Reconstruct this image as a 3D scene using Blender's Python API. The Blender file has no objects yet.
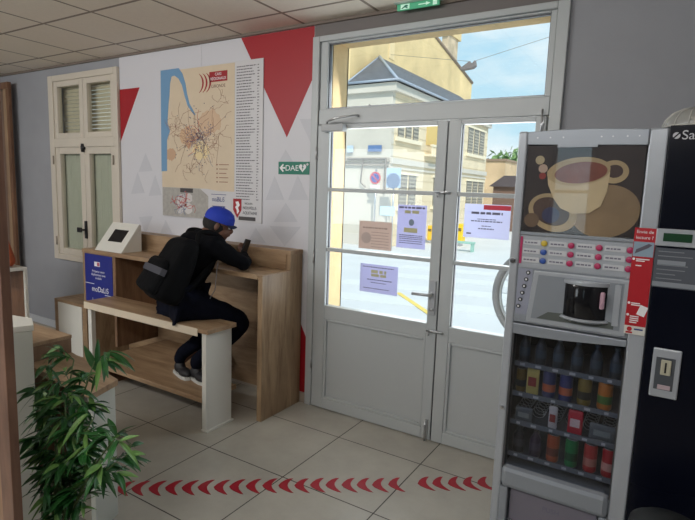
import bpy, bmesh, math, random
from mathutils import Vector, Matrix, noise
random.seed(7)
S = bpy.context.scene
COL = S.collection
PI = math.pi

# ------------------------------------------------------------------ camera
CAM = Vector((0.0, -3.142, 1.652)); FPX = 520.6
yaw, pit, rol = -0.551, -0.135, 0.035
fw = Vector((math.sin(yaw)*math.cos(pit), math.cos(yaw)*math.cos(pit), math.sin(pit)))
rt0 = Vector((math.cos(yaw), -math.sin(yaw), 0)); up0 = rt0.cross(fw)
rt = rt0*math.cos(rol) + up0*math.sin(rol); up = up0*math.cos(rol) - rt0*math.sin(rol)
cd = bpy.data.cameras.new('camera'); cam = bpy.data.objects.new('camera', cd); COL.objects.link(cam)
cam.matrix_world = Matrix(((rt.x, up.x, -fw.x, CAM.x), (rt.y, up.y, -fw.y, CAM.y), (rt.z, up.z, -fw.z, CAM.z), (0, 0, 0, 1)))
cd.sensor_width = 36; cd.lens = FPX/695*36; cd.clip_start = 0.05; cd.clip_end = 300
S.camera = cam

# ------------------------------------------------------------------ exposure, sky, sun, daylight, fill
S.view_settings.view_transform = 'Standard'; S.view_settings.look = 'None'
S.view_settings.gamma = 1; S.view_settings.use_curve_mapping = False
S.view_settings.exposure = 0.0
SKY = 1.1; SUN = 3.7; LIGHT_BACK = 85; LIGHT_LEFT = 36; LIGHT_DOOR = 26

def build_world():
    w = bpy.data.worlds.new('sky'); S.world = w; w.use_nodes = True
    nt = w.node_tree; N = nt.nodes; L = nt.links; N.clear()
    out = N.new('ShaderNodeOutputWorld'); bg = N.new('ShaderNodeBackground')
    tc = N.new('ShaderNodeTexCoord'); mp = N.new('ShaderNodeMapping'); mp.inputs['Scale'].default_value = (1, 1, 2.6)
    nz = N.new('ShaderNodeTexNoise'); nz.inputs['Scale'].default_value = 3.2; nz.inputs['Detail'].default_value = 7; nz.inputs['Roughness'].default_value = .55
    cr = N.new('ShaderNodeValToRGB'); cr.color_ramp.elements[0].position = .44; cr.color_ramp.elements[1].position = .62
    cr.color_ramp.elements[0].color = (0, 0, 0, 1); cr.color_ramp.elements[1].color = (1, 1, 1, 1)
    sep = N.new('ShaderNodeSeparateXYZ'); g = N.new('ShaderNodeValToRGB')
    g.color_ramp.elements[0].position = 0; g.color_ramp.elements[0].color = (.62, .86, .95, 1)
    g.color_ramp.elements[1].position = .6; g.color_ramp.elements[1].color = (.28, .62, .9, 1)
    mx = N.new('ShaderNodeMixRGB'); mx.inputs[2].default_value = (.86, .96, 1, 1)
    L.new(tc.outputs['Generated'], mp.inputs['Vector']); L.new(mp.outputs[0], nz.inputs['Vector'])
    L.new(nz.outputs['Fac'], cr.inputs[0]); L.new(tc.outputs['Generated'], sep.inputs[0]); L.new(sep.outputs['Z'], g.inputs[0])
    L.new(cr.outputs[0], mx.inputs[0]); L.new(g.outputs[0], mx.inputs[1]); L.new(mx.outputs[0], bg.inputs['Color'])
    bg.inputs['Strength'].default_value = SKY; L.new(bg.outputs[0], out.inputs[0])
build_world()

def light(name, kind, loc, direction, energy, color=(1, 1, 1), size=(1, 1)):
    d = bpy.data.lights.new(name, kind); d.energy = energy; d.color = color
    if kind == 'AREA': d.shape = 'RECTANGLE'; d.size, d.size_y = size
    o = bpy.data.objects.new(name, d); COL.objects.link(o); o.location = loc
    o.rotation_euler = Vector(direction).to_track_quat('-Z', 'Y').to_euler()
    return o
s = light('sun', 'SUN', (0, 0, 20), (-.50, .62, -.72), SUN, (1, .95, .86)); s.data.angle = .01
# fill band added under the ceiling, daylight from the unseen south window and the entrance
light('ceiling_fill_band', 'AREA', (-3.0, -4.0, 2.74), (-.05, 1, -.45), LIGHT_BACK, (1, .985, .96), (6.5, .12))
light('daylight_west', 'AREA', (-5.2, -5.9, 1.7), (.25, 1, -.05), LIGHT_LEFT, (.95, .97, 1), (2.4, 1.5))
light('daylight_entrance', 'AREA', (-1.41, .32, 1.5), (-.1, -1, -.25), LIGHT_DOOR, (.95, .98, 1), (1.4, 1.9))

# ------------------------------------------------------------------ pixel to place helpers (planes of the real room)
def ray(px, py): return fw + rt*((px-347.5)/FPX) - up*((py-260)/FPX)
def hit(px, py, axis, v):
    d = ray(px, py); return CAM + d*((v-CAM[axis])/d[axis])
def wp(px, py, y=0.0):
    h = hit(px, py, 1, y); return (h.x, h.z)

# ------------------------------------------------------------------ materials
MATS = {}
def mat(name, col, rough=.6, metal=0, spec=.5, noise_amt=0, noise_scale=20, bump=0, bump_scale=60, emit=0, coat=0, alpha=None, stretch=(1, 1, 1)):
    if name in MATS: return MATS[name]
    m = bpy.data.materials.new(name); m.use_nodes = True; nt = m.node_tree; N = nt.nodes; L = nt.links
    b = N['Principled BSDF']; b.inputs['Base Color'].default_value = (*col, 1); b.inputs['Roughness'].default_value = rough
    b.inputs['Metallic'].default_value = metal; b.inputs['Specular IOR Level'].default_value = spec; b.inputs['Coat Weight'].default_value = coat
    tc = N.new('ShaderNodeTexCoord'); mp = N.new('ShaderNodeMapping'); mp.inputs['Scale'].default_value = stretch; L.new(tc.outputs['Object'], mp.inputs[0])
    nz = N.new('ShaderNodeTexNoise'); nz.inputs['Scale'].default_value = noise_scale; nz.inputs['Detail'].default_value = 5; L.new(mp.outputs[0], nz.inputs['Vector'])
    if noise_amt:
        r = N.new('ShaderNodeValToRGB'); r.color_ramp.elements[0].position = .3; r.color_ramp.elements[1].position = .7
        r.color_ramp.elements[0].color = (*[c*(1-noise_amt) for c in col], 1); r.color_ramp.elements[1].color = (*[min(1, c*(1+noise_amt)) for c in col], 1)
        L.new(nz.outputs['Fac'], r.inputs[0]); L.new(r.outputs[0], b.inputs['Base Color'])
    else:
        r = N.new('ShaderNodeMath'); r.operation = 'MULTIPLY_ADD'; r.inputs[1].default_value = .08; r.inputs[2].default_value = max(0, rough-.04)
        L.new(nz.outputs['Fac'], r.inputs[0]); L.new(r.outputs[0], b.inputs['Roughness'])
    if bump:
        n2 = N.new('ShaderNodeTexNoise'); n2.inputs['Scale'].default_value = bump_scale; L.new(mp.outputs[0], n2.inputs['Vector'])
        bp = N.new('ShaderNodeBump'); bp.inputs['Strength'].default_value = bump; bp.inputs['Distance'].default_value = .01
        L.new(n2.outputs['Fac'], bp.inputs['Height']); L.new(bp.outputs[0], b.inputs['Normal'])
    if emit: b.inputs['Emission Color'].default_value = (*col, 1); b.inputs['Emission Strength'].default_value = emit
    MATS[name] = m; return m
def srgb(r, g, b):
    return tuple(((c/255+.055)/1.055)**2.4 if c > 10 else c/255/12.92 for c in (r, g, b))

def paper_mat(name, col):
    m = mat(name, col, .8); nt = m.node_tree; N = nt.nodes; L = nt.links; b = N['Principled BSDF']; o = N['Material Output']
    t = N.new('ShaderNodeBsdfTranslucent'); t.inputs[0].default_value = (*col, 1); mx = N.new('ShaderNodeMixShader'); mx.inputs[0].default_value = .5
    L.new(b.outputs[0], mx.inputs[1]); L.new(t.outputs[0], mx.inputs[2]); L.new(mx.outputs[0], o.inputs[0]); return m
def wood(name, light_c, dark_c, axis='X', rough=.45):
    if name in MATS: return MATS[name]
    m = bpy.data.materials.new(name); m.use_nodes = True; nt = m.node_tree; N = nt.nodes; L = nt.links
    b = N['Principled BSDF']; b.inputs['Roughness'].default_value = rough
    ge = N.new('ShaderNodeNewGeometry'); mp = N.new('ShaderNodeMapping')
    sc = {'X': (1.2, 9, 9), 'Y': (9, 1.2, 9), 'Z': (9, 9, 1.2)}[axis]; mp.inputs['Scale'].default_value = sc
    L.new(ge.outputs['Position'], mp.inputs[0])
    n1 = N.new('ShaderNodeTexNoise'); n1.inputs['Scale'].default_value = 1.1; n1.inputs['Detail'].default_value = 8; n1.inputs['Roughness'].default_value = .62; n1.inputs['Distortion'].default_value = 1.2
    n2 = N.new('ShaderNodeTexNoise'); n2.inputs['Scale'].default_value = 9; n2.inputs['Detail'].default_value = 4
    L.new(mp.outputs[0], n1.inputs['Vector']); L.new(mp.outputs[0], n2.inputs['Vector'])
    mm = N.new('ShaderNodeMath'); mm.operation = 'MULTIPLY_ADD'; mm.inputs[1].default_value = .3; L.new(n2.outputs['Fac'], mm.inputs[0]); L.new(n1.outputs['Fac'], mm.inputs[2])
    r = N.new('ShaderNodeValToRGB'); e = r.color_ramp.elements
    e[0].position = .45; e[0].color = (*dark_c, 1); e[1].position = .85; e[1].color = (*light_c, 1)
    L.new(mm.outputs[0], r.inputs[0]); L.new(r.outputs[0], b.inputs['Base Color'])
    bp = N.new('ShaderNodeBump'); bp.inputs['Strength'].default_value = .08; L.new(mm.outputs[0], bp.inputs['Height']); L.new(bp.outputs[0], b.inputs['Normal'])
    MATS[name] = m; return m

def grid_mat(name, tile, line, size, org, width, rough, noise_amt=.08, nscale=3, bump=.3, rough_line=.9, vary=.0):
    m = bpy.data.materials.new(name); m.use_nodes = True; nt = m.node_tree; N = nt.nodes; L = nt.links
    b = N['Principled BSDF']
    ge = N.new('ShaderNodeNewGeometry'); mp = N.new('ShaderNodeMapping'); mp.inputs['Location'].default_value = (-org[0]+size*40, -org[1]+size*40, 0)
    L.new(ge.outputs['Position'], mp.inputs[0])
    br = N.new('ShaderNodeTexBrick'); br.offset = 0; br.squash = 1
    br.inputs['Scale'].default_value = 1; br.inputs['Brick Width'].default_value = size; br.inputs['Row Height'].default_value = size
    br.inputs['Mortar Size'].default_value = width; br.inputs['Mortar Smooth'].default_value = .1; br.inputs['Bias'].default_value = 0
    L.new(mp.outputs[0], br.inputs['Vector'])
    br.inputs['Color1'].default_value = (*[c*(1-vary) for c in tile], 1); br.inputs['Color2'].default_value = (*[c*(1+vary) for c in tile], 1); br.inputs['Mortar'].default_value = (*line, 1)
    nz = N.new('ShaderNodeTexNoise'); nz.inputs['Scale'].default_value = nscale; nz.inputs['Detail'].default_value = 9; nz.inputs['Roughness'].default_value = .65
    L.new(ge.outputs['Position'], nz.inputs['Vector'])
    rr = N.new('ShaderNodeMapRange'); rr.inputs['From Min'].default_value = .3; rr.inputs['From Max'].default_value = .7; rr.inputs['To Min'].default_value = 1-noise_amt; rr.inputs['To Max'].default_value = 1+noise_amt
    L.new(nz.outputs['Fac'], rr.inputs[0])
    vm = N.new('ShaderNodeVectorMath'); vm.operation = 'SCALE'; L.new(br.outputs['Color'], vm.inputs[0]); L.new(rr.outputs[0], vm.inputs['Scale']); L.new(vm.outputs[0], b.inputs['Base Color'])
    r2 = N.new('ShaderNodeMapRange'); r2.inputs['To Min'].default_value = rough; r2.inputs['To Max'].default_value = rough_line; L.new(br.outputs['Fac'], r2.inputs[0]); L.new(r2.outputs[0], b.inputs['Roughness'])
    bp = N.new('ShaderNodeBump'); bp.invert = True; bp.inputs['Strength'].default_value = bump; bp.inputs['Distance'].default_value = .004; L.new(br.outputs['Fac'], bp.inputs['Height']); L.new(bp.outputs[0], b.inputs['Normal'])
    MATS[name] = m; return m

def glass_mat(name, tint=(1, 1, 1), rough=.0, refl=1.45, extra=0):
    m = bpy.data.materials.new(name); m.use_nodes = True; nt = m.node_tree; N = nt.nodes; L = nt.links; N.clear()
    o = N.new('ShaderNodeOutputMaterial'); t = N.new('ShaderNodeBsdfTransparent'); t.inputs[0].default_value = (*tint, 1)
    g = N.new('ShaderNodeBsdfGlossy'); g.inputs['Roughness'].default_value = rough
    mx = N.new('ShaderNodeMixShader'); ge = N.new('ShaderNodeNewGeometry'); dt = N.new('ShaderNodeVectorMath'); dt.operation = 'DOT_PRODUCT'
    L.new(ge.outputs['Incoming'], dt.inputs[0]); L.new(ge.outputs['Normal'], dt.inputs[1])
    def mth(op, x, v=None, rev=False):
        q = N.new('ShaderNodeMath'); q.operation = op; L.new(x, q.inputs[1 if rev else 0])
        if v is not None: q.inputs[0 if rev else 1].default_value = v
        return q.outputs[0]
    f0 = ((refl-1)/(refl+1))**2+extra
    L.new(mth('ADD', mth('MULTIPLY', mth('POWER', mth('SUBTRACT', mth('ABSOLUTE', dt.outputs['Value']), 1, True), 5), 1-f0), f0), mx.inputs[0])
    L.new(t.outputs[0], mx.inputs[1]); L.new(g.outputs[0], mx.inputs[2]); L.new(mx.outputs[0], o.inputs[0])
    MATS[name] = m; return m

OAK = wood('oak_laminate', srgb(174, 147, 116), srgb(130, 102, 76), 'X')
OAKV = wood('oak_upright', srgb(170, 143, 112), srgb(124, 98, 72), 'Z')
DKOAK = wood('dark_oak', srgb(128, 94, 72), srgb(92, 64, 48), 'Z')
WHT = mat('white_laminate', srgb(216, 214, 206), .4)
GREYW = mat('white_grey_laminate', srgb(196, 198, 190), .45)
FRAME = mat('grey_white_paint', srgb(180, 184, 185), .35)
WFRAME = mat('cream_white_paint', srgb(205, 196, 182), .4)
VINYL = mat('white_vinyl', srgb(208, 207, 212), .45)
RED = mat('red_vinyl', srgb(160, 20, 32), .45)
GREYV = mat('pale_grey_vinyl', srgb(197, 197, 203), .45)
METAL = mat('brushed_steel', (.55, .56, .58), .3, 1)
DMETAL = mat('dark_steel', (.12, .12, .13), .35, .8)
BLACK = mat('black_plastic', (.012, .012, .014), .35)
SILVER = mat('silver_paint', srgb(150, 156, 164), .35, .25)
SILVER2 = mat('silver_paint_light', srgb(176, 181, 188), .3, .2)
BLUEBLK = mat('black_lacquer', (.003, .004, .010), .25, spec=.2)
PAPER = mat('paper', srgb(210, 212, 225), .8)
INK = mat('ink', (.03, .03, .04), .7)
WHITE = mat('white_print', (.85, .85, .86), .5)
GLASS = glass_mat('clear_glass', (.97, .98, .98))
FLOORM = grid_mat('floor_tiles', srgb(178, 173, 162), srgb(74, 70, 66), .595, (-2.34, -.335), .0035, .26, .10, 2.6, .3)
CEILM = grid_mat('ceiling_tiles', srgb(232, 222, 208), srgb(140, 126, 112), .601, (-4.153, -.269), .012, .85, .03, 40, .5, .6)
WALLM = mat('blue_grey_wall_paint', srgb(152, 153, 158), .75, noise_amt=.04, noise_scale=3, bump=.1, bump_scale=90)
STONE = mat('yellow_limestone', srgb(226, 196, 148), .9, noise_amt=.12, noise_scale=5, bump=.4, bump_scale=30)

# ------------------------------------------------------------------ mesh building
class MB:
    def __init__(s): s.b = bmesh.new()
    def _new(s, vs, M):
        if M is not None: bmesh.ops.transform(s.b, matrix=M, verts=vs)
        return vs
    def box(s, a, b_, M=None, bev=0, seg=2):
        x0, y0, z0 = [min(p, q) for p, q in zip(a, b_)]; x1, y1, z1 = [max(p, q) for p, q in zip(a, b_)]
        r = bmesh.ops.create_cube(s.b, size=1)['verts']
        bmesh.ops.transform(s.b, matrix=Matrix.Translation(((x0+x1)/2, (y0+y1)/2, (z0+z1)/2)) @ Matrix.Diagonal((x1-x0, y1-y0, z1-z0, 1)), verts=r)
        if bev:
            es = list({e for v in r for e in v.link_edges})
            g = bmesh.ops.bevel(s.b, geom=es, offset=bev, segments=seg, profile=.5, affect='EDGES')
            r = list({v for f in g['faces'] for v in f.verts} | {v for v in r if v.is_valid})
        return s._new(r, M) if M is not None else s
    def prism(s, poly, axis, a, b_, M=None):
        # poly: 2-D points; axis: extrusion axis 0,1,2
        def P(u, v, w): return {0: (w, u, v), 1: (u, w, v), 2: (u, v, w)}[axis]
        n = len(poly)
        v0 = [s.b.verts.new(P(u, v, a)) for u, v in poly]; v1 = [s.b.verts.new(P(u, v, b_)) for u, v in poly]
        s.b.faces.new(v0); s.b.faces.new(v1[::-1])
        for i in range(n): s.b.faces.new((v0[i], v1[i], v1[(i+1) % n], v0[(i+1) % n]))
        s._new(v0+v1, M); return s
    def tube(s, pts, r, seg=10, cap=True):
        pts = [Vector(p) for p in pts]; rs = r if isinstance(r, (list, tuple)) else [r]*len(pts); rings = []
        up_ = Vector((0, 0, 1)); prev = None
        for i, p in enumerate(pts):
            t = (pts[min(i+1, len(pts)-1)]-pts[max(i-1, 0)]).normalized()
            if prev is None: n = t.cross(up_ if abs(t.z) < .9 else Vector((1, 0, 0))).normalized()
            else:
                n = (prev - t*prev.dot(t)); n = n.normalized() if n.length > 1e-6 else t.orthogonal().normalized()
            prev = n; bb = t.cross(n)
            rings.append([s.b.verts.new(p+(n*math.cos(2*PI*k/seg)+bb*math.sin(2*PI*k/seg))*rs[i]) for k in range(seg)])
        for a, b_ in zip(rings, rings[1:]):
            for k in range(seg): s.b.faces.new((a[k], a[(k+1) % seg], b_[(k+1) % seg], b_[k]))
        if cap: s.b.faces.new(rings[0][::-1]); s.b.faces.new(rings[-1])
        return s
    def lathe(s, prof, c=(0, 0, 0), seg=20, M=None):
        rings = []; allv = []
        for r, z in prof:
            ring = [s.b.verts.new((c[0]+max(r, 1e-4)*math.cos(2*PI*k/seg), c[1]+max(r, 1e-4)*math.sin(2*PI*k/seg), c[2]+z)) for k in range(seg)]
            rings.append(ring); allv += ring
        for a, b_ in zip(rings, rings[1:]):
            for k in range(seg): s.b.faces.new((a[k], a[(k+1) % seg], b_[(k+1) % seg], b_[k]))
        s.b.faces.new(rings[0][::-1]); s.b.faces.new(rings[-1])
        s._new(allv, M); return s
    def ell(s, c, r, M=None, u=20, v=14):
        vs = bmesh.ops.create_uvsphere(s.b, u_segments=u, v_segments=v, radius=1)['verts']
        bmesh.ops.transform(s.b, matrix=Matrix.Translation(c) @ (M or Matrix.Identity(4)) @ Matrix.Diagonal((*r, 1)), verts=vs); return s
    def quad(s, *ps):
        s.b.faces.new([s.b.verts.new(p) for p in ps]); return s

ABS = {}
def put(o, parent, c):
    COL.objects.link(o)
    if parent is not None:
        o.parent = parent; o.location = Vector(c) - ABS[parent.name]
    else: o.location = c
    ABS[o.name] = Vector(c); return o
def obj(name, mb, m, parent=None, smooth=False, bevel=0):
    b = mb.b if isinstance(mb, MB) else mb
    bmesh.ops.recalc_face_normals(b, faces=b.faces)
    lo = Vector([min(v.co[i] for v in b.verts) for i in range(3)]); hi = Vector([max(v.co[i] for v in b.verts) for i in range(3)])
    c = (lo+hi)/2
    if parent is None: c.z = lo.z
    bmesh.ops.translate(b, verts=b.verts, vec=-c)
    me = bpy.data.meshes.new(name); b.to_mesh(me); b.free(); me.materials.append(m)
    if smooth:
        me.polygons.foreach_set('use_smooth', [True]*len(me.polygons))
        if smooth == 'auto': me.set_sharp_from_angle(angle=math.radians(40))
    o = bpy.data.objects.new(name, me); put(o, parent, c)
    if bevel:
        md = o.modifiers.new('bevel', 'BEVEL'); md.width = bevel; md.segments = 2; md.limit_method = 'ANGLE'
    return o
def tag(o, label, cat, group=None):
    o['label'] = label; o['category'] = cat
    if group: o['group'] = group
    return o
def thing(name, label, cat, loc, group=None):      # children are given in world coordinates
    o = bpy.data.objects.new(name, None); o.empty_display_size = .1; put(o, None, loc); return tag(o, label, cat, group)
def struct(o): o['kind'] = 'structure'; return o
def text(name, body, size, x, z, y, m, parent, align='CENTER', depth=.0006, squeeze=1, tilt=0, rot=None, loc=None):
    cu = bpy.data.curves.new(name, 'FONT'); cu.body = body; cu.size = size; cu.align_x = align; cu.align_y = 'CENTER'; cu.extrude = depth/2
    t = bpy.data.objects.new(name, cu); COL.objects.link(t); bpy.context.view_layer.update()
    me = bpy.data.meshes.new_from_object(t.evaluated_get(bpy.context.evaluated_depsgraph_get())); COL.objects.unlink(t); bpy.data.objects.remove(t)
    b = bmesh.new(); b.from_mesh(me); bpy.data.meshes.remove(me)
    R = rot if rot is not None else Matrix.Rotation(PI/2, 4, 'X') @ Matrix.Rotation(tilt, 4, 'Z')
    bmesh.ops.transform(b, matrix=Matrix.Translation(loc if loc is not None else (x, y, z)) @ R @ Matrix.Diagonal((squeeze, 1, 1, 1)), verts=b.verts)
    mb = MB(); mb.b.free(); mb.b = b
    return obj(name, mb, m, parent)
def copy_tree(o, parent=None):
    c = o.copy(); COL.objects.link(c); c.parent = parent
    for ch in o.children: copy_tree(ch, c)
    return c
def flat(poly, y, t=.0015): return MB().prism(poly, 1, y-t, y)
def wpoly(pts, y=0.0): return [wp(a, b_, y) for a, b_ in pts]

# ================================================================== ROOM
H = 2.807; XL, XR, YB = -7.2, 1.3, -6.0
m = MB()
m.box((XL, YB, -.12), (XR, 0, 0)); struct(obj('floor', m, FLOORM))
m = MB(); m.box((XL-.2, YB-.2, H), (XR+.2, .3, H+.25)); struct(obj('ceiling', m, CEILM))
DX0, DX1, DZ1 = -2.22, -.61, 2.70      # entrance opening
WX0, WX1, WZ0, WZ1 = -5.58, -4.56, .90, 2.62
m = MB()
for a, b_ in (((XL, 0, -.4), (WX0, .26, H)), ((WX1, 0, -.4), (DX0, .26, H)), ((DX1, 0, -.4), (XR+.2, .26, H)),
              ((WX0, 0, -.4), (WX1, .26, WZ0)), ((WX0, 0, WZ1), (WX1, .26, H)), ((DX0, 0, DZ1), (DX1, .26, H)), ((DX0, 0, -.4), (DX1, .26, -.002))):
    m.box(a, b_)
struct(obj('wall_north', m, WALLM))
m = MB(); m.box((XL-.2, YB-.2, -.4), (XL, .26, H)); struct(obj('wall_west', m, WALLM))
m = MB(); m.box((XR, YB-.2, -.4), (XR+.2, 0, H)); struct(obj('wall_east', m, WALLM))
m = MB()   # south wall with two window openings
SW = [(-6.4, -4.0, .95, 2.45), (-1.42, -.90, 1.05, 2.4)]
m.box((XL, YB-.2, -.4), (-6.4, YB, H)); m.box((-4.0, YB-.2, -.4), (-1.42, YB, H)); m.box((-.90, YB-.2, -.4), (XR, YB, H))
for x0, x1, z0, z1 in SW: m.box((x0, YB-.2, -.4), (x1, YB, z0)); m.box((x0, YB-.2, z1), (x1, YB, H))
struct(obj('wall_south', m, WALLM))
for i, (x0, x1, z0, z1) in enumerate(SW):
    m = MB(); w = .05
    m.box((x0, YB-.12, z0), (x0+w, YB-.06, z1)); m.box((x1-w, YB-.12, z0), (x1, YB-.06, z1)); m.box((x0+w, YB-.12, z0), (x1-w, YB-.06, z0+w)); m.box((x0+w, YB-.12, z1-w), (x1-w, YB-.06, z1))
    m.box((x0+w, YB-.11, (z0+z1)/2-.02), (x1-w, YB-.07, (z0+z1)/2+.02))
    o = struct(obj('window_%d' % (i+2), m, FRAME)); g = MB(); g.box((x0+w, YB-.095, z0+w), (x1-w, YB-.09, z1-w)); obj('pane', g, GLASS, o)
# baseboards
BASE = mat('beige_tile_skirting', srgb(176, 164, 150), .4, noise_amt=.05)
BASEW = mat('white_skirting', srgb(190, 192, 196), .4)
m = MB(); m.box((-4.49, -.012, 0), (-2.262, -.0005, .075)); struct(obj('baseboard_north', m, BASE, bevel=.003))
m = MB(); m.box((XL, -.014, 0), (-4.5, -.0005, .08)); struct(obj('baseboard_north', m, BASEW, bevel=.003))
m = MB(); m.box((-.565, -.012, 0), (XR, -.0005, .075)); struct(obj('baseboard_north', m, BASE, bevel=.003))
# stone reveal outside the entrance
m = MB()
m.box((DX0-.02, .262, -.35), (DX0+.07, .275, 2.7)); m.box((DX0, .075, -.002), (DX0+.07, .275, DZ1-.015)); m.box((DX1-.07, .075, -.002), (DX1, .275, DZ1-.015)); m.box((DX0, .075, DZ1-.015), (DX1, .275, DZ1))
struct(obj('trim_1', m, STONE))
m = MB(); m.box((DX0+.07, .06, -.02), (DX1-.07, .30, .0)); struct(obj('trim_2', m, mat('threshold_stone', srgb(190, 184, 172), .7, noise_amt=.08)))
# shadow gap strip above the wall
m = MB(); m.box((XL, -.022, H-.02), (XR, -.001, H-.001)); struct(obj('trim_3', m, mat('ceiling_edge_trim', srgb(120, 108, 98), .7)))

# ---------------------------------------------------------------- entrance door set
m = MB()
fx0, fx1, fz = -2.262, -.568, 2.703
for a, b_ in (((fx0, -.03, 0), (-2.205, -.001, fz)), ((-.632, -.03, 0), (fx1, -.001, fz)), ((-2.205, -.03, 2.665), (-.632, -.001, fz))): m.box(a, b_)
for a, b_ in (((-2.22, -.001, 0), (-2.2, .06, 2.67)), ((-.635, -.001, 0), (-.61, .06, 2.67)), ((-2.2, -.001, 2.655), (-.635, .06, 2.70))): m.box(a, b_)
m.box((-2.2, -.02, 2.10), (-.635, .06, 2.205))          # transom bar
# transom sash
m.box((-2.2, -.012, 2.205), (-2.14, .05, 2.665)); m.box((-.667, -.012, 2.205), (-.635, .05, 2.665)); m.box((-2.14, -.012, 2.652), (-.667, .05, 2.665)); m.box((-2.14, -.012, 2.200), (-.667, .05, 2.212))
dframe = struct(obj('door_frame', m, FRAME, bevel=.005))
dframe.name = 'trim_4'; ABS['trim_4'] = ABS['door_frame']
g = MB(); g.box((-2.141, .018, 2.211), (-.666, .024, 2.653)); obj('pane', g, GLASS, dframe)
g = MB()
for a, b_ in (((-2.141, .006, 2.211), (-2.134, .03, 2.653)), ((-.673, .006, 2.211), (-.666, .03, 2.653)), ((-2.134, .006, 2.646), (-.673, .03, 2.653)), ((-2.134, .006, 2.211), (-.673, .03, 2.218))): g.box(a, b_)
obj('gasket', g, DMETAL, dframe)

m = MB(); m.box((-2.262, -.006, 2.704), (-.568, -.0008, H-.021)); struct(obj('trim_5', m, mat('lintel_grey', srgb(116, 110, 108), .7)))
m = MB(); m.box((-1.2215, -.02, .01), (-1.2145, .028, 2.09)); obj('leaf_gap_shade', m, BLACK, dframe)  # black strip standing in for the shade in the gap between the leaves
def leaf(n, x0, x1, gx0, gx1):
    z0, z1 = .008, 2.095; gz0, gz1 = .80, 2.068; y0, y1 = -.028, .03
    m = MB()
    m.box((x0, y0, z0), (gx0, y1, z1)); m.box((gx1, y0, z0), (x1, y1, z1)); m.box((gx0, y0, gz1), (gx1, y1, z1))
    m.box((gx0, y0, .70), (gx1, y1, gz0)); m.box((gx0, y0, z0), (gx1, y1, .085))
    o = struct(obj('door_%d' % n, m, FRAME, bevel=.004))
    m = MB()   # recessed panel with a raised frame moulding
    m.box((gx0, y0+.020, .085), (gx1, y1-.005, .70))
    for a, b_ in (((gx0, y0+.003, .085), (gx0+.02, y0+.022, .70)), ((gx1-.02, y0+.003, .085), (gx1, y0+.022, .70)), ((gx0+.02, y0+.003, .085), (gx1-.02, y0+.022, .105)), ((gx0+.02, y0+.003, .68), (gx1-.02, y0+.022, .70))): m.box(a, b_)
    obj('lower_panel', m, FRAME, o, bevel=.006)
    for z in (1.215, 1.645):
        m = MB(); m.box((gx0, y0+.004, z-.013), (gx1, y1-.004, z+.013)); obj('glazing_bar', m, FRAME, o, bevel=.004)
    lim = [gz0, 1.202, 1.228, 1.632, 1.658, gz1]
    for k in range(3):
        g = MB(); g.box((gx0+.001, .008, lim[2*k]+.001), (gx1-.001, .013, lim[2*k+1]-.001)); obj('pane', g, GLASS, o)
        g = MB(); a0, a1 = lim[2*k], lim[2*k+1]
        for a, b_ in (((gx0, .0, a0), (gx0+.005, .018, a1)), ((gx1-.005, .0, a0), (gx1, .018, a1))): g.box(a, b_)
        obj('gasket', g, DMETAL, o)
    for z in (.35, 1.15, 1.9):
        m = MB(); hx = x0-.004 if n == 1 else x1+.004
        m.tube([(hx, -.036, z-.045), (hx, -.036, z+.045)], .007); obj('hinge', m, METAL, o, True)
    return o
d1 = leaf(1, -2.198, -1.222, -2.100, -1.290)
d2 = leaf(2, -1.214, -.642, -1.135, -.700)
m = MB(); m.box((-1.275, -.040, .86), (-1.235, -.028, 1.09), bev=.004); obj('handle_plate', m, mat('handle_steel', srgb(176, 178, 182), .35, .2), d1)
m = MB(); m.tube([(-1.255, -.03, 1.0), (-1.255, -.085, 1.0), (-1.275, -.092, 1.0), (-1.375, -.092, .998)], .010); obj('handle', m, mat('handle_steel', (.3, .3, .3)), d1, True)
m = MB(); m.lathe([(.012, 0), (.012, .01)], M=Matrix.Translation((-1.255, -.039, .90)) @ Matrix.Rotation(PI/2, 4, 'X')); obj('lock_cylinder', m, METAL, d1, True)
for z, w in ((.755, .09), (1.652, .07)):
    m = MB(); m.box((-1.218-w/2, -.042, z-.009), (-1.218+w/2, -.030, z+.009), bev=.002); m.tube([(-1.218-w/2-.02, -.046, z), (-1.218+w/2+.01, -.046, z)], .006); m.tube([(-1.22-w/2, -.046, z), (-1.22-w/2, -.05, z-.03)], .005)
    obj('slide_bolt', m, METAL, d1, True)
m = MB(); m.box((-1.262, -.042, .02), (-1.238, -.029, .15), bev=.002); m.tube([(-1.25, -.048, .004), (-1.25, -.048, .155)], .007); m.tube([(-1.25, -.048, .11), (-1.25, -.07, .11)], .006); obj('floor_bolt', m, METAL, d1, True)
m = MB(); m.box((-.672, -.04, 2.02), (-.655, -.029, 2.09), bev=.002); m.tube([(-.6635, -.047, 1.96), (-.6635, -.047, 2.13)], .005); obj('top_bolt', m, METAL, d2, True)
# door closer
cl = thing('door_closer', 'grey hydraulic door closer with folding arm above the left glazed leaf', 'door closer', (-2.03, -.03, 2.1))
m = MB(); m.box((-2.135, -.085, 2.045), (-1.955, -.0285, 2.095), bev=.006); obj('closer_body', m, mat('closer_grey', srgb(168, 170, 172), .4), cl)
m = MB(); m.tube([(-2.10, -.06, 2.095), (-2.10, -.06, 2.115), (-1.98, -.13, 2.125), (-1.87, -.05, 2.15), (-1.87, -.02, 2.15)], .007); obj('arm', m, METAL, cl, True)

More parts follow.
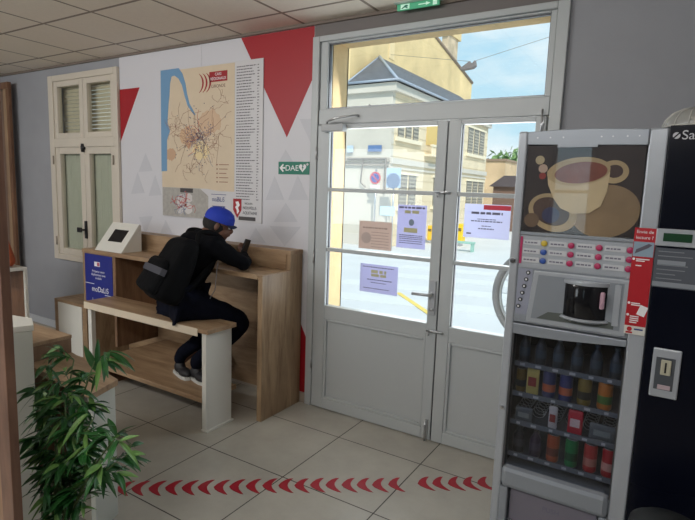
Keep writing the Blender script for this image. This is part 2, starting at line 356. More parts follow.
# papers taped on the panes (inside face)
def paper(label, corners, cat, m_, y=.004, extra=None, group=None):
    pts = [wp(a, b_, y) for a, b_ in corners]; x0 = (pts[0][0]+pts[3][0])/2; x1 = (pts[1][0]+pts[2][0])/2; z1 = (pts[0][1]+pts[1][1])/2; z0 = (pts[2][1]+pts[3][1])/2
    o = obj('notice_paper', flat([(x0, z0), (x1, z0), (x1, z1), (x0, z1)], y+.002, .002), m_); tag(o, label, cat, group)
    if extra: extra(o, x0, x1, z0, z1, y)
    return o
def lines(o, rows, y, m_, name='printed_lines'):
    mb = MB()
    for x0, x1, z, h in rows:
        x = x0
        while x < x1-.004:
            w = random.uniform(.5, 1.6)*h*2.2; w = min(w, x1-x); mb.box((x, y-.0012, z-h/2), (x+w, y-.0002, z+h/2)); x += w+h*.55
    return obj(name, mb, m_, o)
PBROWN = paper_mat('paper_backside_tan', srgb(206, 190, 182)); PBLUE = paper_mat('paper_blue', srgb(204, 204, 228)); PWHITE = paper_mat('paper_white', srgb(222, 224, 242))
GINK = mat('grey_ink', srgb(112, 110, 128), .8); YINK = mat('olive_ink', srgb(196, 192, 150), .8)
def e1(o, x0, x1, z0, z1, y):
    lines(o, [(x0+.03, x1-.03, z1-.045, .010)] + [(x0+.10, x1-.02, z1-.075-.02*k, .004) for k in range(6)], y, mat('tan_ink', srgb(160, 142, 136), .8))
    obj('printed_shape', flat([(x0+.02+.04*math.cos(a*PI/6)+.04, (z0+z1)/2-.02+.04*math.sin(a*PI/6)) for a in range(12)], y, .0008), mat('tan_ink2', srgb(188, 172, 166), .8), o)
paper('tan notice seen from behind, taped to the middle left pane', [(359, 221), (392, 222), (391, 251), (359, 248)], 'notice', PBROWN, extra=e1)
def e2(o, x0, x1, z0, z1, y):
    w = x1-x0
    lines(o, [(x0+.01, x1-.01, z1-.018, .012)], y, GINK)
    obj('printed_shape', MB().prism([(x0+w*.5+w*.09*math.cos(a*PI/8), z0+(z1-z0)*.60+.022*math.sin(a*PI/8)) for a in range(16)], 1, y-.0012, y-.0002), mat('teal_ink', srgb(130, 146, 160), .8), o)
    lines(o, [(x0+w*.25, x1-w*.25, z0+(z1-z0)*.84, .02), (x0+w*.25, x1-w*.25, z0+(z1-z0)*.42, .03)], y, YINK, 'olive_heading')
    lines(o, [(x0+.02, x1-.02, z0+(z1-z0)*f, .005) for f in (.30, .26, .22, .17, .12)], y, GINK, 'small_print')
paper('tall lavender poster with olive headings, taped to the middle left pane beside the tan notice', [(397, 205), (427, 205), (425, 249), (397, 248)], 'poster', PBLUE, extra=e2)
def e3(o, x0, x1, z0, z1, y):
    w = x1-x0
    lines(o, [(x0+w*.3, x1-w*.3, z0+(z1-z0)*.75, .022), (x0+w*.3, x1-w*.3, z0+(z1-z0)*.62, .018)], y, YINK, 'olive_heading')
    lines(o, [(x0+.02, x1-.03, z1-.02, .006), (x0+w*.2, x1-w*.15, z0+(z1-z0)*.46, .006), (x0+w*.3, x1-w*.3, z0+(z1-z0)*.36, .005), (x0+.03, x1-.06, z0+.03, .005)], y, GINK)
paper('lavender notice taped to the lowest left pane above the kick panel', [(360, 263), (398, 267), (397, 296), (360, 291)], 'notice', PBLUE, extra=e3)
def e4(o, x0, x1, z0, z1, y):
    w = x1-x0
    obj('red_banner', MB().box((x0+w*.42, y-.0012, z1-.032), (x1, y-.0002, z1-.004)), mat('banner_red', srgb(214, 60, 80), .6), o)
    lines(o, [(x0+w*.16, x1-w*.16, z0+(z1-z0)*.74, .014)], y, GINK, 'heading')
    lines(o, [(x0+w*.3, x1-w*.3, z0+(z1-z0)*.56, .005), (x0+w*.16, x1-w*.16, z0+(z1-z0)*.50, .007), (x0+w*.4, x1-w*.4, z0+(z1-z0)*.36, .005), (x0+w*.33, x1-w*.33, z0+(z1-z0)*.28, .007), (x0+.02, x0+w*.18, z0+.025, .009)], y, GINK)
paper('white opening notice with a red banner taped to the right leaf pane', [(465, 204), (511, 205), (509, 240), (463, 237)], 'notice', PWHITE, extra=e4)

# ---------------------------------------------------------------- old window on the left
m = MB(); ox0, ox1, oz0, oz1 = -5.655, -4.492, .80, 2.705
yA, yB = -.035, -.001
m.box((ox0, yA, oz0), (ox0+.085, yB, oz1)); m.box((ox1-.058, yA, oz0), (ox1, yB, oz1)); m.box((ox0+.085, yA, oz1-.06), (ox1-.058, yB, oz1)); m.box((ox0+.085, yA, oz0), (ox1-.058, yB, oz0+.06))
m.box((ox0+.085, yA, 1.98), (ox1-.058, .03, 2.07))
win = struct(obj('window_1', m, WFRAME, bevel=.006))
cx = -5.055
def sash(x0, x1, z0, z1, w):
    m = MB(); a, b_ = -.022, .03
    m.box((x0, a, z0), (x0+w, b_, z1)); m.box((x1-w, a, z0), (x1, b_, z1)); m.box((x0+w, a, z0), (x1-w, b_, z0+w*.9)); m.box((x0+w, a, z1-w*.9), (x1-w, b_, z1))
    s_ = obj('sash', m, WFRAME, win, bevel=.005)
    g = MB(); g.box((x0+w, .004, z0+w*.9), (x1-w, .008, z1-w*.9)); obj('pane', g, glass_mat('old_glass', (.96, .97, .95)) if 'old_glass' not in MATS else MATS['old_glass'], s_)
sash(ox0+.085, cx-.003, 2.07, oz1-.06, .062); sash(cx+.003, ox1-.058, 2.07, oz1-.06, .062)
sash(ox0+.085, cx-.003, oz0+.06, 1.98, .075); sash(cx+.003, ox1-.058, oz0+.06, 1.98, .075)
m = MB(); m.tube([(cx, -.04, 1.93), (cx, -.04, 2.01)], .016); m.box((cx-.02, -.05, 1.955), (cx+.02, -.022, 1.99)); obj('latch', m, BLACK, win, True)
m = MB(); m.box((cx-.016, -.04, 1.06), (cx+.016, -.022, 1.24), bev=.004); m.tube([(cx, -.05, 1.15), (cx, -.085, 1.15)], .011); m.box((cx-.05, -.10, 1.125), (cx+.018, -.082, 1.175), bev=.005); obj('handle', m, BLACK, win)
for hx, hz in ((ox0+.07, 1.85), (ox1-.07, 1.85), (ox0+.07, 1.0)):
    m = MB(); m.tube([(hx, -.041, hz-.045), (hx, -.041, hz+.045)], .008); obj('hinge', m, mat('hinge_brown', srgb(150, 138, 124), .5), win, True)
m = MB()   # closed slatted shutters behind the panes
for k in range(46):
    z = .90+k*.0375; m.box((WX0, .09, z), (WX1, .10, z+.033), M=Matrix.Translation((0, 0, 0)))
SH = mat('pale_green_shutter', srgb(206, 196, 172), .7, noise_amt=.05)
sh = obj('shutter', m, SH, win)
m = MB()
for x in (WX0+.02, cx-.11, cx+.13, WX1-.02): m.tube([(x, .06, .92), (x, .06, 2.0)], .010)
obj('curtain_rod', m, mat('rod_white', srgb(214, 214, 204), .4), win, True)
m = MB()   # net curtain on the lower sashes
for x0, x1 in ((WX0+.05, cx-.04), (cx+.05, WX1-.03)):
    n = 60; prev = None
    for i in range(n+1):
        x = x0+(x1-x0)*i/n; y = .045+.006*math.sin(i*1.3)+.003*math.sin(i*.37)
        cur = (m.b.verts.new((x, y, .92)), m.b.verts.new((x, y, 1.99)))
        if prev: m.b.faces.new((prev[0], cur[0], cur[1], prev[1]))
        prev = cur
obj('net_curtain', m, mat('net_curtain_cloth', srgb(184, 186, 172), .9), win, True)

# ---------------------------------------------------------------- wall covering with triangles
vp = thing('wall_graphic', 'white vinyl wall covering printed with red and pale grey triangles', 'wall graphic', (-3.38, -.002, .078))
m = MB(); m.box((-4.49, -.004, .078), (-3.402, -.0005, H-.021)); m.box((-3.399, -.004, .078), (-2.264, -.0005, H-.021)); obj('vinyl_sheet', m, VINYL, vp)
def tri(name, pts, m_): obj(name, MB().prism(pts, 1, -.0052, -.0042), m_, vp)
tri('red_triangle', [(-4.489, 2.50), (-4.20, 2.50), (-4.489, 2.03)], RED)
tri('red_triangle', [(-2.965, 2.785), (-2.266, 2.785), (-2.266, 2.44), (-2.498, 2.02)], RED)
tri('red_triangle', [(-2.34, .64), (-2.266, .50), (-2.266, .079), (-2.34, .079)], RED)
def wtri(pts, y=0): tri('grey_triangle', [wp(a, b_) for a, b_ in pts], GREYV)
for t_ in ([(146, 153), (139, 172), (153, 171)], [(138, 172), (131.5, 194), (145, 193)], [(155.5, 175), (149, 196), (162, 195)], [(139, 217), (153, 216), (146, 234)], [(286, 150), (278, 164), (294, 163)],
           [(300, 119), (313, 119), (312, 145)], [(275, 176), (266, 200), (284.5, 200)], [(298, 175), (288.5, 200), (309, 200)], [(286, 203), (274, 222), (298, 222)], [(270, 226), (301, 227), (285, 246)], [(256, 228), (248, 242), (266, 243)], [(166, 220), (158, 240), (176, 240)]): wtri(t_)

# ---------------------------------------------------------------- map board
mpb = thing('transit_map_board', 'large white panel with a blue and beige bus network map', 'map', (-3.31, -.01, 1.36))
m = MB(); m.box((-3.90, -.014, 1.36), (-2.728, -.0055, 2.612)); obj('board', m, mat('map_white', srgb(206, 204, 206), .4), mpb, bevel=.001)
yM = -.0142
LAND = mat('map_land', srgb(212, 194, 168), .5, noise_amt=.03, noise_scale=8); SEA = mat('map_sea', srgb(110, 152, 188), .5)
m = MB().prism([(-3.895, 1.615), (-3.34, 1.615), (-3.20, 1.60), (-3.02, 1.60), (-3.02, 2.605), (-3.895, 2.605)], 1, yM-.0008, yM); obj('map_sheet', m, LAND, mpb)
sea = [(162, 71), (180, 68.5), (184, 74), (187, 84), (188.5, 94), (191, 104), (197, 115), (195.5, 115.5), (189, 106), (186, 96), (183.5, 86), (180, 79), (176, 76), (173, 77), (171.5, 84), (171, 95), (170, 105), (169.2, 118), (169, 124), (171.5, 131), (168.5, 140), (168.5, 171), (163, 171.5)]
m = MB().prism([wp(a, b_) for a, b_ in sea], 1, yM-.0016, yM-.0009); obj('map_sea', m, SEA, mpb)
for c, r, cc in (((-3.30, 2.16), .13, srgb(206, 176, 146)), ((-3.55, 2.05), .11, srgb(206, 172, 138)), ((-3.78, 1.90), .07, srgb(196, 160, 130)), ((-3.40, 1.93), .10, srgb(226, 206, 160))):
    m = MB().prism([(c[0]+r*(1+.25*noise.noise(Vector((a, c[0]*9, 0))))*math.cos(a*PI/14), c[1]+r*.75*(1+.5*noise.noise(Vector((a*.7, c[0]*5, 3))))*math.sin(a*PI/14)) for a in range(28)], 1, yM-.0014, yM-.0009); obj('map_district', m, mat('district%.2f' % c[0], cc, .5), mpb)
rnd = random.Random(3)
def roads(n, c, rad, m_, name, w=.0022, lo=3, hi=7, lim=(-3.86, -3.02, 1.64, 2.5), y=yM):
    mb = MB()
    for k in range(n):
        a = rnd.uniform(0, 2*PI); x, z = c[0]+rnd.gauss(0, .03), c[1]+rnd.gauss(0, .03); pts = [(x, z)]
        for j in range(rnd.randint(lo, hi)):
            a += rnd.gauss(0, .9); st = rad/7*rnd.uniform(.4, 1.2); x += st*math.cos(a); z += st*math.sin(a)
            if not (lim[0] < x < lim[1] and lim[2] < z < lim[3]): break
            pts.append((x, z))
        for (xa, za), (xb, zb) in zip(pts, pts[1:]):
            dx, dz = xb-xa, zb-za; l = math.hypot(dx, dz) or 1; nx, nz = -dz/l*w/2, dx/l*w/2
            mb.prism([(xa+nx, za+nz), (xa-nx, za-nz), (xb-nx, zb-nz), (xb+nx, zb+nz)], 1, y-.0022, y-.0015)
    obj(name, mb, m_, mpb)
BR = mat('map_line_brown', srgb(150, 104, 88), .5); BLU = mat('map_line_blue', srgb(92, 112, 150), .5); RD = mat('map_line_red', srgb(190, 70, 66), .5)
roads(34, (-3.42, 2.03), .55, BR, 'map_roads'); roads(14, (-3.42, 2.03), .4, BLU, 'map_bus_lines', .0022); [roads(3, (rnd.uniform(-3.75, -3.15), rnd.uniform(1.75, 2.35)), .25, BR, 'map_roads') for _ in range(9)]; roads(5, (-3.42, 2.03), .35, RD, 'map_main_lines', .003); roads(10, (-3.72, 2.1), .3, BR, 'map_roads')
m = MB()
for k in range(90):
    x, z = rnd.gauss(-3.42, .12), rnd.gauss(2.02, .12)
    if -3.8 < x < -3.05 and 1.65 < z < 2.45: m.box((x-.004, yM-.0028, z-.004), (x+.004, yM-.0022, z+.004))
obj('map_stops', m, mat('map_stop_dark', srgb(84, 84, 110), .5), mpb)
# inset plan
gx = [(-3.895, 1.36), (-3.32, 1.36), (-3.32, 1.55), (-3.42, 1.61), (-3.895, 1.61)]
m = MB().prism([(a+.004, b_+.004) for a, b_ in gx], 1, yM-.0014, yM-.0009); obj('inset_plan', m, mat('inset_grey', srgb(168, 164, 158), .5, noise_amt=.12, noise_scale=30), mpb)
m = MB(); c = (-3.6, 1.49)
for (x, z, r) in ((-3.64, 1.50, .06), (-3.56, 1.44, .05), (-3.66, 1.42, .035), (-3.55, 1.53, .04)):
    m.prism([(x+r*math.cos(a*PI/6)*(1+.2*(a % 2)), z+r*math.sin(a*PI/6)) for a in range(12)], 1, yM-.0018, yM-.0014)
obj('inset_town', m, mat('inset_white', srgb(204, 200, 198), .5), mpb)
roads(14, (-3.6, 1.49), .25, RD, 'inset_lines', .004, lim=(-3.88, -3.33, 1.375, 1.60)); roads(10, (-3.6, 1.49), .25, BLU, 'inset_rivers', .003, lim=(-3.88, -3.33, 1.375, 1.60))
m = MB(); m.box((-3.66, yM-.0018, 1.575), (-3.50, yM-.0008, 1.612)); obj('inset_title', m, mat('title_dark', srgb(70, 66, 66), .5), mpb)
# header: three red arcs, red title block
for k in range(3):
    x0 = -3.385+.042*k; pts = []
    for j in range(9):
        a = -1.0+2.0*j/8; pts.append((x0-.09+.11*math.cos(a), 2.475+.075*math.sin(a)/.84))
    inner = [(x-.018*math.sin((j+1)*PI/10), z) for j, (x, z) in enumerate(pts)]
    obj('red_arc', MB().prism(pts+inner[::-1], 1, yM-.0022, yM-.0009), RED, mpb)
m = MB(); m.box((-3.30, yM-.0022, 2.475), (-3.10, yM-.0009, 2.555)); obj('title_block', m, RED, mpb)
text('title_text', 'CARS', .03, -3.20, 2.532, yM-.003, WHITE, mpb); text('title_text', 'RÉGIONAUX', .032, -3.20, 2.498, yM-.003, WHITE, mpb, squeeze=.95); text('title_text', 'GIRONDE', .036, -3.20, 2.44, yM-.0015, mat('brown_print', srgb(120, 84, 76), .5), mpb)
# index of stops
m = MB()
for k in range(48):
    z = 2.565-k*.0218
    x = -3.0; xe = x+rnd.uniform(.14, .19) if k % 11 else x+.2
    while x < xe: w = rnd.uniform(.012, .035); m.box((x, yM-.0012, z), (min(x+w, xe), yM-.0002, z+.0065)); x += w+.005
    m.box((-2.785, yM-.0012, z), (-2.785+rnd.uniform(.008, .022), yM-.0002, z+.0065))
obj('stop_index', m, mat('index_ink', srgb(96, 92, 98), .6), mpb)
m = MB()
for k in range(5): m.box((-3.22, yM-.0020, 1.67+.035*k), (-3.205, yM-.0009, 1.68+.035*k)); m.box((-3.19, yM-.0020, 1.672+.035*k), (-3.19+rnd.uniform(.04, .12), yM-.0009, 1.678+.035*k))
obj('map_legend', m, BR, mpb)
NAVY = mat('navy_print', srgb(44, 58, 120), .5)
text('logo_text', 'moBiLiS', .055, -3.20, 1.53, yM-.001, NAVY, mpb, squeeze=.8); m = MB(); m.box((-3.28, yM-.0012, 1.57), (-3.11, yM-.0002, 1.574)); m.box((-3.27, yM-.0012, 1.47), (-3.12, yM-.0002, 1.477)); m.box((-3.28, yM-.0012, 1.448), (-3.11, yM-.0002, 1.457)); obj('logo_lines', m, NAVY, mpb)
sx, sz = -2.985, 1.475
m = MB().prism([(sx-.045, sz+.07), (sx+.045, sz+.07), (sx+.045, sz-.02), (sx, sz-.085), (sx-.045, sz-.02)], 1, yM-.0018, yM-.0005); obj('crest', m, RED, mpb)
m = MB().prism([(sx-.02, sz+.045), (sx+.012, sz+.05), (sx+.028, sz+.02), (sx+.010, sz+.0), (sx+.022, sz-.03), (sx, sz-.055), (sx-.006, sz-.02), (sx-.022, sz+.002), (sx-.006, sz+.018)], 1, yM-.0026, yM-.0019); obj('crest_lion', m, WHITE, mpb)
text('crest_text', 'RÉGION', .022, -2.905, 1.51, yM-.001, INK, mpb, 'LEFT'); text('crest_text', 'NOUVELLE-', .034, -2.925, 1.475, yM-.001, INK, mpb, 'LEFT', squeeze=.85); text('crest_text', 'AQUITAINE', .034, -2.925, 1.435, yM-.001, INK, mpb, 'LEFT', squeeze=.85)
m = MB(); m.box((-2.97, yM-.0016, 1.375), (-2.79, yM-.0004, 1.405)); obj('caption_bar', m, mat('title_dark', (0, 0, 0)), mpb)

# ---------------------------------------------------------------- signs
GREEN = mat('sign_green', srgb(0, 116, 92), .45)
sg = thing('defibrillator_sign', 'green D.A.E. heart sign with a left arrow, on the wall beside the entrance', 'sign', (-2.426, -.006, 1.748))
m = MB(); m.box((-2.571, -.0075, 1.748), (-2.281, -.0055, 1.841)); obj('plate', m, GREEN, sg)
y = -.008
m = MB().prism([(-2.56, 1.795), (-2.528, 1.826), (-2.518, 1.818), (-2.534, 1.801), (-2.505, 1.801), (-2.505, 1.789), (-2.534, 1.789), (-2.518, 1.772), (-2.528, 1.764)], 1, y-.0006, y); obj('arrow', m, WHITE, sg)
text('letters', 'DAE', .058, -2.442, 1.793, y, WHITE, sg, squeeze=1.15)
hp = []
for j in range(24):
    a = 2*PI*j/24; hp.append((-2.343+.0021*16*math.sin(a)**3, 1.798+.0021*(13*math.cos(a)-5*math.cos(2*a)-2*math.cos(3*a)-math.cos(4*a))))
obj('heart', MB().prism(hp, 1, y-.0006, y), WHITE, sg)
obj('bolt', MB().prism([(-2.338, 1.818), (-2.352, 1.795), (-2.342, 1.797), (-2.35, 1.774), (-2.330, 1.802), (-2.341, 1.800), (-2.332, 1.818)], 1, y-.0012, y-.0007), GREEN, sg)
m = MB(); m.box((-2.309, y-.0006, 1.818), (-2.289, y, 1.826)); m.box((-2.303, y-.0006, 1.812), (-2.295, y, 1.832)); obj('cross', m, WHITE, sg)
# emergency exit sign under the ceiling
ex = thing('exit_sign', 'green illuminated emergency exit sign under the ceiling above the entrance', 'sign', (-1.45, -.05, 2.805))
A = Vector((-1.585, -.085, 2.781)); B = Vector((-1.305, -.060, 2.781))
m = MB(); m.box((-1.59, -.115, 2.804), (-1.30, -.03, 2.8065), bev=.004); obj('housing', m, mat('sign_housing', srgb(196, 204, 198), .4), ex)
m = MB(); m.box((-1.585, -.075, 2.768), (-1.305, -.062, 2.804)); obj('sign_panel', m, mat('exit_green', srgb(72, 160, 120), .35, emit=.35), ex)
y = -.0755; 
obj('pictogram', MB().box((-1.56, y-.0008, 2.771), (-1.50, y, 2.801)), mat('exit_white', srgb(190, 226, 205), .5, emit=.4), ex)
obj('running_figure', MB().prism([(-1.53, 2.795), (-1.515, 2.795), (-1.507, 2.786), (-1.52, 2.784), (-1.508, 2.776), (-1.516, 2.774), (-1.53, 2.782), (-1.55, 2.774), (-1.555, 2.777), (-1.54, 2.786)], 1, y-.0016, y-.0009), GREEN, ex)
obj('arrow', MB().prism([(-1.44, 2.789), (-1.39, 2.789), (-1.39, 2.797), (-1.36, 2.786), (-1.39, 2.776), (-1.39, 2.783), (-1.44, 2.783)], 1, y-.0008, y), mat('exit_white', (0, 0, 0)), ex)
obj('exit_door_mark', MB().box((-1.345, y-.0008, 2.771), (-1.318, y, 2.801)), mat('exit_white', (0, 0, 0)), ex)

# ================================================================== DESK UNIT
dk = thing('counter_desk', 'oak laminate standing counter with raised back ledge, along the map wall', 'desk', (-3.38, -.24, 0))
def P(name, a, b_, m_, parent, bevel=.002): mb = MB(); mb.box(a, b_); return obj(name, mb, m_, parent, bevel=bevel)
P('side_panel', (-2.355, -.47, 0), (-2.315, -.165, 1.045), OAKV, dk)
obj('side_panel_back', MB().box((-2.355, -.165, 0), (-2.315, -.02, 1.165)), OAKV, dk, bevel=.002)
P('desk_top', (-4.41, -.475, 1.018), (-2.355, -.165, 1.052), OAK, dk)
P('desk_top_end', (-2.355, -.475, 1.045), (-2.31, -.165, 1.052), OAK, dk)
P('ledge_front', (-4.41, -.17, 1.052), (-2.355, -.15, 1.165), OAK, dk)
P('ledge_top', (-4.42, -.172, 1.165), (-2.312, -.02, 1.195), OAK, dk)
P('back_panel', (-4.38, -.045, .04), (-2.355, -.02, 1.018), OAK, dk)
P('left_panel', (-4.41, -.47, 0), (-4.38, -.045, 1.018), OAKV, dk)
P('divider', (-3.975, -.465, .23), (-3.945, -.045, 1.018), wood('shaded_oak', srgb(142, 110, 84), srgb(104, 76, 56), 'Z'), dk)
P('shelf', (-4.38, -.46, .555), (-3.975, -.05, .58), OAK, dk)
P('front_board', (-4.38, -.463, .58), (-3.975, -.45, 1.018), OAK, dk)
# bench with footrest
bn = thing('wooden_bench', 'long narrow oak bench with white end panel and footrest, the person sits on it', 'bench', (-3.2, -.69, 0))
P('seat', (-3.83, -.82, .685), (-2.47, -.555, .715), OAK, bn)
P('seat_edge', (-3.83, -.825, .66), (-2.56, -.8205, .712), mat('pale_edge_band', srgb(212, 198, 176), .5), bn, .001)
P('end_panel', (-2.545, -.80, 0), (-2.505, -.565, .685), WHT, bn)
P('end_panel_base', (-2.55, -.805, 0), (-2.49, -.555, .012), WHT, bn, .001)
P('leg', (-3.82, -.80, .23), (-3.775, -.765, .685), WHT, bn)
P('side_panel', (-3.825, -.80, .23), (-3.80, -.50, .66), OAKV, bn) if False else None
P('footrest', (-4.40, -.80, .195), (-2.552, -.05, .228), OAK, bn) if False else None
m = MB(); m.box((-3.83, -.80, .195), (-2.546, -.475, .228)); m.box((-3.83, -.475, .195), (-3.0, -.05, .228)); obj('footrest', m, OAK, bn, bevel=.002)
P('footrest_support', (-3.81, -.70, 0), (-3.77, -.30, .195), DKOAK, bn)
# low cube at left of the counter
bx = thing('storage_cube', 'small oak storage cube with white front at the left end of the counter', 'storage box', (-4.7, -.28, 0))
P('body', (-4.93, -.45, 0), (-4.44, -.05, .525), OAK, bx); P('front_panel', (-4.86, -.458, .03), (-4.475, -.4505, .50), WHT, bx)
# blue leaflet poster on counter front
bp_ = thing('blue_poster', 'dark blue transit poster on the front of the oak counter', 'poster', (-4.197, -.47, .58))
BLUEP = mat('poster_blue', srgb(32, 42, 128), .45)
yy = -.4655
P('sheet', (-4.385, yy-.002, .585), (-3.985, yy, 1.012), BLUEP, bp_, 0)
P('badge', (-4.24, yy-.003, .91), (-4.16, yy-.0022, .95), WHITE, bp_, 0); P('badge_mark', (-4.20, yy-.0038, .915), (-4.165, yy-.0031, .945), mat('badge_red', srgb(180, 90, 110), .5), bp_, 0)
text('poster_text', 'Préparez votre', .029, -4.185, .865, yy-.003, WHITE, bp_); text('poster_text', 'déplacement avec', .029, -4.185, .835, yy-.003, WHITE, bp_); text('poster_text', 'modalis', .029, -4.185, .805, yy-.003, WHITE, bp_)
text('poster_logo', 'moDaLiS', .066, -4.165, .705, yy-.003, WHITE, bp_)
m = MB(); m.box((-4.385, yy-.0028, .748), (-4.25, yy-.0022, .753)); m.box((-4.10, yy-.0028, .665), (-3.985, yy-.0022, .670)); m.box((-4.28, yy-.0028, .595), (-4.275, yy-.0022, .625)); obj('poster_rule', m, WHITE, bp_)
obj('poster_arc', MB().prism([(-4.17+.05*math.cos(a*PI/10), .59+.035*math.sin(a*PI/10)) for a in range(11)]+[(-4.17+.04*math.cos(a*PI/10), .59+.026*math.sin(a*PI/10)) for a in range(10, -1, -1)], 1, yy-.0028, yy-.0022), WHITE, bp_)
# tablet holder
tb = thing('tablet_stand', 'white sloping tablet holder with black screen on the counter left end', 'tablet stand', (-4.05, -.38, 1.052))
Mt = Matrix.Translation((-4.045, -.455, 1.054)) @ Matrix.Rotation(math.radians(-38), 4, 'X')
m = MB(); m.box((-.205, 0, 0), (.165, .028, .30), M=Mt); obj('faceplate', m, WHT, tb, bevel=.003)
m = MB(); m.prism([(-.43, 1.053), (-.25, 1.053), (-.25, 1.26)], 0, -4.25, -4.235); m.prism([(-.43, 1.053), (-.25, 1.053), (-.25, 1.26)], 0, -3.90, -3.885); obj('side_bracket', m, WHT, tb)
m = MB(); m.box((-.105, -.002, .10), (.085, -.0003, .225), M=Mt); obj('screen', m, mat('screen_black', (.006, .006, .008), .15), tb)

# ================================================================== FOREGROUND LEFT FURNITURE
b2 = thing('wooden_bench', 'oak topped bench with an oblique white end panel behind the potted bamboo', 'bench', (-2.45, -1.72, 0))
top = [(-2.195, -1.655), (-2.75, -1.555), (-2.75, -1.80), (-2.13, -1.83)]
obj('seat', MB().prism(top, 2, .672, .702), OAK, b2, bevel=.002)
obj('end_panel', MB().prism([(-2.205, -1.665), (-2.235, -1.66), (-2.17, -1.825), (-2.14, -1.822)], 2, 0, .671), GREYW, b2)
obj('back_panel', MB().prism([(-2.238, -1.662), (-2.74, -1.572), (-2.74, -1.60), (-2.232, -1.69)], 2, 0, .671), GREYW, b2)
b3 = thing('wooden_cube', 'tall oak cube standing behind the potted bamboo, beside the white cabinet', 'storage box', (-3.0, -1.72, 0))
P('body', (-3.30, -1.86, 0), (-2.757, -1.553, .78), wood('cube_oak', srgb(140, 112, 88), srgb(108, 82, 62), 'Z'), b3); P('top', (-3.305, -1.865, .78), (-2.755, -1.55, .80), OAK, b3)
b4 = thing('white_cabinet', 'white cabinet standing behind the tall brown wooden panel at the left edge', 'cabinet', (-2.6, -2.0, 0))
quad_ = [(-2.46, -1.90), (-2.59, -1.84), (-2.88, -1.90), (-2.62, -2.30)]
obj('body', MB().prism([(-2.463, -1.905), (-2.59, -1.845), (-2.87, -1.905), (-2.62, -2.29)], 2, 0, .95), GREYW, b4)
obj('top', MB().prism(quad_, 2, .9505, .978), WHT, b4, bevel=.002)
obj('door_seam', MB().box((-2.485, -2.02, 0), (-2.480, -2.012, .95)), mat('seam_grey', srgb(130, 130, 124), .6), b4)
tp = thing('wooden_partition', 'tall brown wooden partition at the left edge, nearest the camera', 'partition', (-1.9, -2.3, 0))
e = hit(14, 340, 1, -2.3); e2_ = hit(2.5, 340, 1, -2.3)
P('edge_post', (e2_.x, -2.33, 0), (e.x, -2.3, 2.0), wood('brown_post', srgb(128, 96, 78), srgb(96, 68, 54), 'Z'), tp)
P('panel', (e2_.x-.35, -2.325, 0), (e2_.x, -2.305, 1.99), wood('tan_panel', srgb(168, 136, 108), srgb(138, 106, 82), 'Z'), tp)
# tall wooden frame near the wall, table and bag
tf = thing('wooden_screen', 'tall brown wooden screen near the wall left of the old window, behind the white table', 'screen', (-6.5, -.09, 0))
e = hit(10.5, 75, 1, -.07)
RB = wood('red_brown', srgb(134, 98, 72), srgb(96, 66, 48), 'Z'); TS = wood('tan_stile', srgb(170, 142, 112), srgb(138, 112, 88), 'Z')
P('side_stile', (e.x-.055, -.10, 0), (e.x, -.07, 2.62), RB, tf)
P('front_stile', (e.x-.115, -.105, 0), (e.x-.055, -.07, 2.62), TS, tf)
P('cornice', (e.x-.5, -.11, 2.62), (e.x, -.07, 2.69), RB, tf)
P('door', (e.x-.5, -.095, 0), (e.x-.125, -.075, 2.61), wood('door_brown', srgb(132, 104, 86), srgb(100, 78, 64), 'Z'), tf)
st = thing('side_table', 'small white side table with brown inner panel by the left wall, holding the orange bag', 'table', (-5.05, -.95, 0))
P('tabletop', (-5.42, -1.10, .855), (-4.735, -.78, .88), WHT, st)
for x, y in ((-5.42, -1.10), (-5.42, -.805), (-4.76, -1.10), (-4.76, -.805)): P('leg', (x, y, 0), (x+.025, y+.025, .855), WHT, st, .001)
P('inner_panel', (-5.39, -.80, .12), (-4.77, -.79, .84), DKOAK, st)
ob = thing('shoulder_bag', 'crumpled dark and orange bag on the small white side table', 'bag', (-4.98, -.93, .88))
m = MB(); m.box((-5.28, -1.03, .882), (-4.74, -.83, 1.19), bev=.07, seg=4)
for v in m.b.verts:
    k = max(0, min(1, (v.co.z-.88)/.31)); v.co.x = -5.1+(v.co.x+5.1)*(1-.55*k)-.03*k; v.co.x += .012*noise.noise(v.co*14); v.co.y += .02*noise.noise(v.co*11+Vector((4, 0, 0)))
obj('bag_body', m, mat('orange_cloth', srgb(150, 70, 36), .85, noise_amt=.35, noise_scale=7, bump=.4), ob, True)
m = MB(); m.tube([(-5.20, -.93, 1.14), (-5.17, -.93, 1.30), (-5.09, -.93, 1.36), (-5.02, -.93, 1.28), (-5.0, -.93, 1.14)], .012); obj('handle', m, mat('dark_strap', (.03, .02, .015), .8), ob, True)

